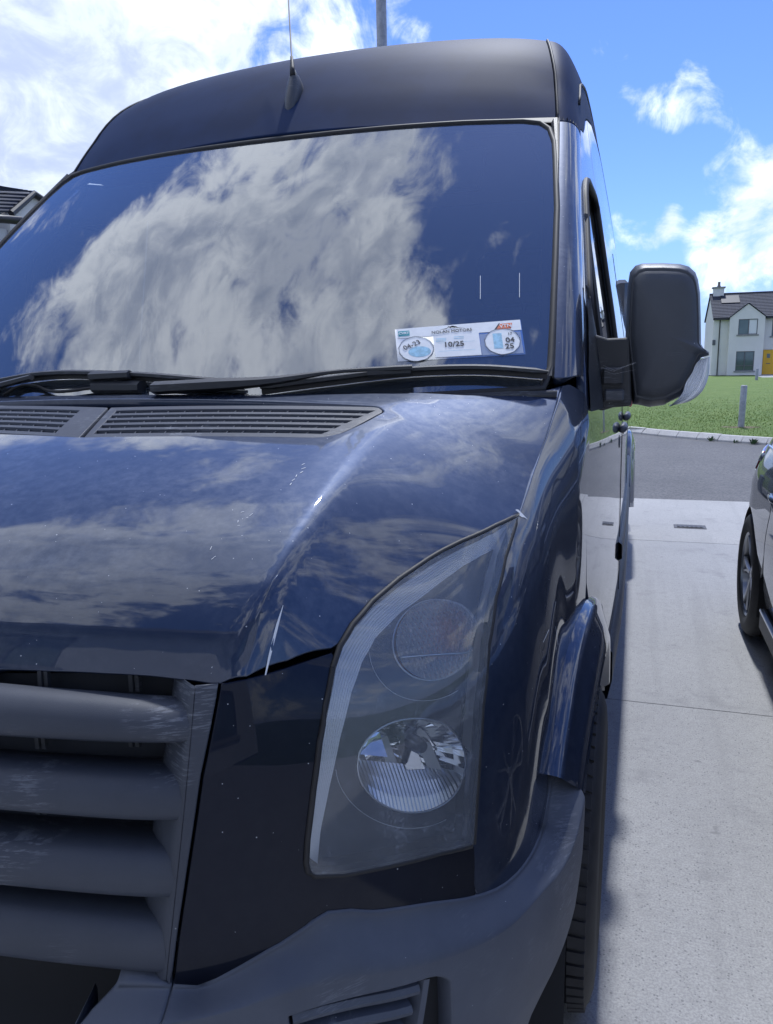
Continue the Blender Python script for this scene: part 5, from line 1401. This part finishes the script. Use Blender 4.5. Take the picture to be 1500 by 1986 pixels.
q = MB(); q.box((5.14, .06, .03), (5.20, .14, 2.10)); q.box((5.80, .06, .03), (5.88, .14, 2.10)); q.box((5.2, .06, 2.03), (5.8, .14, 2.10)); q.box((5.2, .06, .03), (5.8, .14, .5)); sdl = q.obj('sidelight', M['door_yellow'], hw)
q = MB(); q.box((5.2, .09, .5), (5.8, .11, 2.03)); q.obj('pane', M['pane'], sdl)
# left gable end with its apex
gab = [(0, 0), (dep, 0), (dep, eav), (dep/2, rid-.08), (0, eav)]
q = MB(); q.prism([(a, b) for a, b in gab], -.001, .3, 'X'); q.obj('gable_wall', M['render'], hw)
q = MB(); q.box((.3, dep-.3, 0), (12.6, dep, eav)); q.prism(gab, 12.3, 12.6, 'X'); q.obj('rear_wall', M['render'], hw)
roof_slope(hw, (-.12, -.35, eav-.10), (12.7, -.35, eav-.10), (12.7, dep/2, rid), (-.12, dep/2, rid), .30)
roof_slope(hw, (12.7, dep+.35, eav-.10), (-.12, dep+.35, eav-.10), (-.12, dep/2, rid), (12.7, dep/2, rid), .30)
q = MB(); q.tube([(-.14, dep/2, rid+.02), (12.7, dep/2, rid+.02)], .11, 8); q.obj('ridge', M['slate'], hw, smooth=True)
mx = (bx0+bx1)/2
yb = (5.95-eav)/(rid-eav)*(dep/2+.35)-.35
roof_slope(hw, (bx0-.14, by-.1, 4.80), (bx0-.14, -.3, 4.80), (mx, yb+.2, 6.02), (mx, by-.1, 6.02), .30)
roof_slope(hw, (bx1+.14, -.3, 4.80), (bx1+.14, by-.1, 4.80), (mx, by-.1, 6.02), (mx, yb+.2, 6.02), .30)
q = MB(); q.box((-.1, -.40, eav-.28), (bx0-.02, -.30, eav-.10)); q.box((bx1+.02, -.40, eav-.28), (12.6, -.30, eav-.10)); q.obj('gutter', M['fascia'], hw)
q = MB(); q.tube([(.50, -.06, .0), (.50, -.06, eav-.2), (.50, -.32, eav-.12)], .045, 8); q.obj('downpipe', M['pvc'], hw, smooth=True)
q = MB(); q.box((-.03, -.10, 2.6), (.22, .0, 3.05), ch=.02); q.obj('meter_box', M['pvc'], hw)
q = MB(); q.box((4.86, -.10, 2.38), (5.02, -.001, 2.72), ch=.02); q.obj('wall_lamp', M['pvc'], hw)
nR = Vector((0, -(rid-eav+.1), dep/2+.35)).normalized()
def rp(x, t, o): return Vector((x, -.35+(dep/2+.35)*t, eav-.10+(rid-eav+.1)*t))+nR*o
V = [rp(.75, .58, .02), rp(2.25, .58, .02), rp(2.25, .90, .02), rp(.75, .90, .02), rp(.75, .58, .10), rp(2.25, .58, .10), rp(2.25, .90, .10), rp(.75, .90, .10)]
q = MB(); q.add(V, [(4, 5, 6, 7), (0, 1, 5, 4), (1, 2, 6, 5), (2, 3, 7, 6), (3, 0, 4, 7), (0, 3, 2, 1)]); q.obj('solar_panel', M['solar'], hw)
q = MB(); q.box((.15, dep/2-.35, rid-.25), (1.05, dep/2+.35, rid+.55)); ch_ = q.obj('chimney', M['render'], hw)
q = MB(); q.box((.05, dep/2-.45, rid+.55), (1.15, dep/2+.45, rid+.66)); q.obj('cap', M['sill'], ch_)
q = MB(); q.lathe([(.14, 0), (.16, .08), (.11, .16), (.11, .42), (.13, .45)], 14, Matrix.Translation((.62, dep/2, rid+.66))); q.obj('chimney_pot', simple('chimney_pot', (.16, .14, .13), .8), ch_)
q = MB(); q.box((6.0, dep/2-.2, rid-.2), (6.25, dep/2+.9, rid+.62)); q.obj('party_wall', M['slate'], hw)
# footpath before the white house
sheet('footpath', [(-20, 51.2), (40, 48.5), (40, 50.2), (-20, 52.9)], -.02, M['concrete2'], zf=True, res=8.)
sheet('footpath', [(9.5, 50.6), (14.5, 50.6), (14.2, 71.9), (10.8, 71.9)], -.015, M['concrete2'], zf=True, res=6.)
fg = sheet('lawn', [(-20, 53.2), (10.6, 52.2), (10.75, 71.9), (-20, 71.9)], -.035, M['lawn'], zf=True, res=8.)
# --- plainer houses further along the far side, seen past the van and in its flank
def plain_house(x, y, w, dep, eav, rid, lab, wallm, rz=0., doorc=(.25, .04, .03), z=None):
    h = thing('house', loc=(x, y, HZ if z is None else z), rz=rz, label=lab, cat='house', group='houses round the green')
    ops = [(w*.12, .8, w*.12+1.6, 2.1), (w*.12, 3.2, w*.12+1.6, 4.5), (w*.66, .8, w*.66+1.6, 2.1), (w*.66, 3.2, w*.66+1.6, 4.5), (w*.44, .02, w*.44+1.0, 2.1)]
    wall_holes(h, 0, 0, w, eav, 0, .3, ops, wallm)
    for o in ops[:4]: window(h, *o, 0, (.5,))
    o = ops[4]; q = MB(); q.box((o[0]+.02, .06, .03), (o[2]-.02, .14, o[3]-.02)); q.obj('door', simple('door_%s' % lab.split()[0], doorc, .4), h)
    g = [(.3, 0), (dep, 0), (dep, eav), (dep/2, rid-.08), (.3, eav)]
    for xx in (0, w-.3): q = MB(); q.prism(g, xx, xx+.3, 'X'); q.obj('gable_wall', wallm, h)
    q = MB(); q.box((.3, dep-.3, 0), (w-.3, dep-.001, eav)); q.obj('rear_wall', wallm, h)
    roof_slope(h, (-.12, -.35, eav-.1), (w+.12, -.35, eav-.1), (w+.12, dep/2, rid), (-.12, dep/2, rid), .4)
    roof_slope(h, (w+.12, dep+.35, eav-.1), (-.12, dep+.35, eav-.1), (-.12, dep/2, rid), (w+.12, dep/2, rid), .4)
    q = MB(); q.box((-.1, -.42, eav-.28), (w+.1, -.32, eav-.1)); q.obj('gutter', M['fascia'], h)
    q = MB(); q.box((w*.8, dep/2-.35, rid-.3), (w*.8+.9, dep/2+.35, rid+.6)); q.obj('chimney', wallm, h)
    return h
plain_house(-9.4, 108, 9., 8.4, 5.4, 7.9, 'far house with dark tiled roof, a sliver of it showing between van and door mirror', M['render2'])
# --- neighbour on the left, its tiled gable showing beside the windscreen pillar
nb = thing('house', loc=(0, 0, 0), label='neighbouring house with dark tiled gable showing at the left of the windscreen', cat='house')
A_, F_, FL_, TL_, T2_, R_ = [Vector(p) for p in ((-11.74, 13.0, 5.27), (-11.69, 12.2, 4.72), (-11.87, 9.6, 4.30), (-12.75, 10.2, 4.95), (-14.6, 11.6, 6.05), (-11.30, 13.9, 4.72))]
roof_slope(nb, FL_, F_, A_, TL_, .16, .035)
roof_slope(nb, TL_, A_+Vector((-.05, .05, .02)), A_+Vector((-1.35, .35, .30)), T2_, .22, .03)
roof_slope(nb, A_+Vector((.02, .0, .0)), R_+Vector((.05, 0, 0)), R_+Vector((-2.4, 1.2, .2)), A_+Vector((-2.4, 1.2, .25)), .2, .03)
q = MB(); q.tube([F_+Vector((.03, 0, -.02)), A_+Vector((.03, 0, -.02)), R_+Vector((.03, .02, -.02))], .075, 8); q.obj('verge', M['fascia'], nb)
q = MB(); q.tube([(-12.05, 9.8, 4.36), (-11.62, 11.5, 4.50), (-11.26, 12.05, 4.50)], .085, 8); q.obj('gutter', M['fascia'], nb, smooth=True)
q = MB(); q.add([(-11.72, 12.2, 0), (-11.72, 12.2, 4.70), (-11.76, 13.0, 5.20), (-11.40, 13.9, 4.66), (-11.40, 13.9, 0), (-14.0, 12.2, 0), (-14.0, 12.2, 4.7), (-14., 13.0, 5.2), (-14., 13.9, 4.66), (-14, 13.9, 0)],
      [(0, 1, 2, 3, 4), (9, 8, 7, 6, 5), (0, 5, 6, 1), (1, 6, 7, 2), (2, 7, 8, 3), (3, 8, 9, 4)]); q.obj('gable_wall', M['render'], nb)
q = MB(); q.add([(-11.80, 12.19, 0), (-11.80, 12.19, 4.40), (-12.0, 9.8, 4.26), (-12.0, 9.8, 0), (-15, 12.19, 0), (-15, 12.19, 4.4), (-15, 9.8, 4.26), (-15, 9.8, 0)], [(0, 1, 2, 3), (7, 6, 5, 4), (0, 4, 5, 1), (1, 5, 6, 2), (2, 6, 7, 3)]); q.obj('wall', M['render2'], nb)
# --- the house the drive belongs to, behind the viewer, mirrored in the bonnet and bumper
plain_house(6.5, -5.5, 13.0, 8.6, 5.0, 7.4, 'home behind the drive with dark front door, mirrored in the bonnet', M['render2'], rz=math.pi, doorc=(.03, .05, .09), z=0.)
plain_house(30, 74, 9., 8.4, 4.9, 7.1, 'outermost house on the far side, right of the white one', M['render'], doorc=(.05, .10, .2))
plain_house(24, 16, 9., 8.2, 4.9, 7.2, 'side house across the road with red door, mirrored in the van flank', M['render'], rz=math.pi*1.5, z=0.)
# ------------------------------------------------------------------ the parked car on the right
car = thing('parked_car', loc=(1.595, 0, 0), label='dark glossy hatchback with alloy wheels, cut off at the right edge beside the van', cat='car')
M['carpaint'] = vpaint('graphite_paint', (.01, .012, .016), (.045, .055, .075), dust=.10, specks=False)
M['alloy'] = simple('alloy_wheel', (.30, .31, .33), .28, .9)
M['alloy_dark'] = simple('alloy_dark', (.03, .03, .034), .4, .4)
CW = 1.80; RW, FW = 2.62, .02
tuckf = fn1([(.15, .09), (.28, .045), (.42, .02), (.60, .0), (.74, .004), (.86, .022), (.95, .055), (1.0, .08), (1.15, .15), (1.3, .235), (1.42, .33)])
def cs(y, z):
    t = 0.
    if y > 2.5: t = .30*((y-2.5)/.85)**2.3
    if y < .0: t = .34*((-y)/.95)**2.3
    cr = -.006*math.exp(-((z-.80)/.03)**2)*(1 if -.3 < y < 3 else 0)
    return (tuckf(z)+t+cr, y, z)
CREF = Vector((.9, 1.2, .6))
def cpan(name, poly, m, parent, mir=True, **kw):
    o = panel(name, cs, poly, m, parent, ref=CREF, **kw)[0]
    if mir:
        me = o.data.copy(); me.transform(Matrix.Translation((CW, 0, 0)) @ Matrix.Scale(-1, 4, (1, 0, 0))); me.flip_normals(); link(bpy.data.objects.new(name, me), parent)
    return o
def carc(c, r, a0, a1, n=14): return [(c+r*math.cos(R(a0+(a1-a0)*i/n)), .32+r*math.sin(R(a0+(a1-a0)*i/n))) for i in range(n+1)]
belt = lambda y: .955+.03*min(1, max(0, (y-.2)/2.4))
cpan('rear_wing', [(1.98, .98), (2.02, .80), (2.10, .55)]+carc(RW, .365, 168, 12)+[(3.02, .30), (3.32, .32), (3.36, .60), (3.30, .82), (3.10, 1.0), (2.7, .99)], M['carpaint'], car, res=.05, skirt=.03)
dro = cpan('rear_door', [(1.18, .26), (1.16, .60), (1.15, .965), (1.97, .98), (2.01, .80), (2.09, .55), (2.20, .36), (2.20, .26)], M['carpaint'], car, mir=False, res=.05)
drf = cpan('front_door', [(.36, .26), (.33, .60), (.32, .955), (1.14, .965), (1.15, .60), (1.17, .26)], M['carpaint'], car, mir=False, res=.05)
for p, mm in (('rear_door', dro), ('front_door', drf)):
    me = mm.data.copy(); me.transform(Matrix.Translation((CW, 0, 0)) @ Matrix.Scale(-1, 4, (1, 0, 0))); me.flip_normals(); link(bpy.data.objects.new(p, me), car)
cpan('front_wing', [(.35, .26), (.32, .60), (.31, .955), (-.10, .93), (-.55, .86), (-.85, .74), (-.93, .55), (-.90, .28), (-.45, .28)]+carc(FW, .365, 186, -4)[0:], M['carpaint'], car, res=.05, skirt=.03)
def chandle(y, parent, z):
    q = MB(); x = cs(y, z)[0]
    q.tube([(x+.004, y-.11, z), (x-.030, y-.085, z+.002), (x-.038, y, z+.004), (x-.032, y+.08, z+.003), (x+.004, y+.105, z)], [.010, .013, .014, .013, .010], 10); q.obj('door_handle', M['carpaint'], parent, smooth=True)
chandle(1.86, dro, .845); chandle(1.00, drf, .835)
q = MB(); q.box((.02, .42, .17), (.05, 2.2, .27), ch=.01); sb = q.obj('sill', M['trim'], car); q = MB(); q.box((CW-.05, .42, .17), (CW-.02, 2.2, .27), ch=.01); q.obj('sill', M['trim'], car)
q = MB(); q.box((.012, .46, .265), (.03, 2.16, .280), ch=.003); q.obj('sill_strip', M['chrome_soft'], car)
# upper body: glass, pillars, roof
zt = fn1([(-.95, .60), (-.88, .74), (-.5, .86), (.1, .965), (.35, 1.02), (.72, 1.24), (1.05, 1.40), (1.5, 1.455), (2.1, 1.43), (2.6, 1.36), (2.95, 1.20), (3.22, 1.0), (3.33, .82), (3.37, .60)])
def ctop(y, q):
    """q 0 at the belt line .. 1 at the centre line"""
    zb = min(belt(y), zt(y)-.02); h = zt(y); xb = cs(y, zb)[0]
    if h-zb > .12:
        zz = zb+(h-zb)*min(1., q/.45); k = min(1., q/.45)
        if q < .45: x = xb+(cs(y, min(1.42, zb+(h-zb)*.93*k))[0]-cs(y, zb)[0]); z = zb+(h-zb)*.93*k
        else: k = (q-.45)/.55; x0 = xb+(cs(y, min(1.42, zb+(h-zb)*.93))[0]-cs(y, zb)[0]); x = x0+(CW/2-x0)*k; z = zb+(h-zb)*(.93+.07*math.sin(k*math.pi/2)**.6)
    else: x = xb+(CW/2-xb)*q; z = zb+(h-zb)*math.sin(q*math.pi/2)**.7
    return (x, y, z)
def ctpan(name, poly, m, parent, **kw):
    o = panel(name, ctop, poly, m, parent, ref=CREF, **kw)[0]; me = o.data.copy(); me.transform(Matrix.Translation((CW, 0, 0)) @ Matrix.Scale(-1, 4, (1, 0, 0))); me.flip_normals(); link(bpy.data.objects.new(name, me), parent); return o
gl1 = [(.55, .03), (1.10, .03), (1.10, .41), (1.0, .41), (.80, .30)]
gl2 = [(1.20, .03), (2.02, .03), (2.02, .40), (1.20, .41)]
gl3 = [(2.10, .04), (2.62, .05), (2.50, .34), (2.10, .39)]
ctpan('roof', [(-.92, 0.01), (-.92, 1.), (3.35, 1.), (3.35, 0.01)], M['carpaint'], car, res=.07, skirt=0, gap=0, holes=[gl1, gl2, gl3])
M['carglass'] = simple('car_glass', (.012, .016, .018), .03, coat=1.)
for g in (gl1, gl2, gl3): ctpan('side_window', inset(g, -.004), M['carglass'], car, off=-.004, gap=0, res=.06, skirt=0)
q = MB(); q.tube([Vector(ctop(y, .005))+Vector((-.004, 0, .004)) for y in [.5+.1*i for i in range(22)]], .007, 6); q.obj('window_trim', M['chrome_soft'], car, smooth=True)
def ends(y0, nm):
    P = []
    for i in range(13):
        q = i/12; P.append([(cs(y0, z)[0]+(CW-2*cs(y0, z)[0])*q, y0+(.06 if y0 > 0 else -.06)*math.sin(math.pi*q)+(.0 if z > .3 else 0), z) for z in (.20, .30, .42, .58, .70, .80 if y0 > 0 else .72)])
    v, f = gridmesh(P); mk(nm, v, f, M['carpaint'], car)
ends(3.33, 'rear_bumper'); ends(-.91, 'front_bumper')
M['lamp_clear'] = simple('tail_lamp_clear', (.55, .60, .68), .06, .5, coat=1.); M['lamp_red'] = simple('tail_lamp_lens', (.22, .012, .015), .06, coat=1.)
tl = cpan('tail_lamp', [(2.74, .86), (2.70, .95), (3.02, .985), (3.28, .83), (3.30, .74), (3.0, .80)], M['lamp_red'], car, off=.006, res=.04)
cpan('tail_lamp_strip', [(2.70, .905), (2.69, .945), (3.00, .975), (3.06, .93)], M['lamp_clear'], car, off=.010, res=.04)
cpan('headlamp', [(-.30, .74), (-.28, .82), (-.62, .80), (-.86, .70), (-.88, .62), (-.6, .66)], M['lamp_clear'], car, off=.006, res=.04)
q = MB(); q.box((-.17, .42, .98), (.06, .56, 1.13), ch=.03); q.obj('wing_mirror', M['carpaint'], car, sharp=30)
q = MB(); q.box((.10, -.4, .16), (CW-.1, 2.9, .24)); q.box((.35, -.85, .2), (CW-.35, 3.2, .5)); q.obj('underbody', M['dark'], car)
def cwheel(y, sg):
    xo = .0 if sg < 0 else CW; mt = Matrix.Translation((xo+(.112 if sg < 0 else -.112), y, .322)) @ Matrix.Rotation(R(-90 if sg < 0 else 90), 4, 'Y')
    ty = MB(); h = .108
    ty.lathe([(.218, h*.86), (.232, h*1.0), (.268, h*1.04), (.296, h*.98), (.312, h*.86), (.319, h*.70), (.32, h*.42), (.313, h*.40), (.313, h*.34), (.32, h*.32), (.32, -h*.32), (.313, -h*.34), (.313, -h*.40), (.32, -h*.42), (.319, -h*.7), (.312, -h*.86), (.296, -h*.98), (.25, -h*1.02), (.218, -h*.86)], 56, mt)
    w = ty.obj('wheel', M['tyre'], car, sharp=45)
    q = MB(); q.lathe([(.20, h*.50), (.207, h*.84), (.218, h*.92), (.222, h*.86), (.222, -h*.86)], 48, mt); q.obj('rim', M['alloy'], w, sharp=40)
    q = MB(); q.lathe([(0, h*.1), (.2, h*.05), (.21, h*.4)], 32, mt); q.obj('hub_back', M['alloy_dark'], w)
    for k in range(5):
        a = 2*math.pi*k/5+.3
        for da in (-.13, .13):
            q = MB(); q.tube([mt @ Vector((.03*math.cos(a), .03*math.sin(a), h*.62)), mt @ Vector((.11*math.cos(a+da*.7), .11*math.sin(a+da*.7), h*.70)), mt @ Vector((.205*math.cos(a+da*1.5), .205*math.sin(a+da*1.5), h*.72))], [.020, .015, .017], 6, flat=.7); q.obj('spoke', M['alloy'], w, sharp=40)
    q = MB(); q.lathe([(0, h*.78), (.03, h*.76), (.038, h*.62), (.038, h*.3)], 20, mt); q.obj('hub_cap', M['alloy'], w, sharp=40)
    P = []
    for i in range(21):
        a = R(200-220*i/20); P.append([(xo-sg*x, y+.36*math.cos(a), .32+.36*math.sin(a)) for x in (.02, .35)])
    v, f = gridmesh(P); mk('arch_liner', v, f, M['dark'], car)
for y in (RW, FW):
    for sg in (-1, 1): cwheel(y, sg)
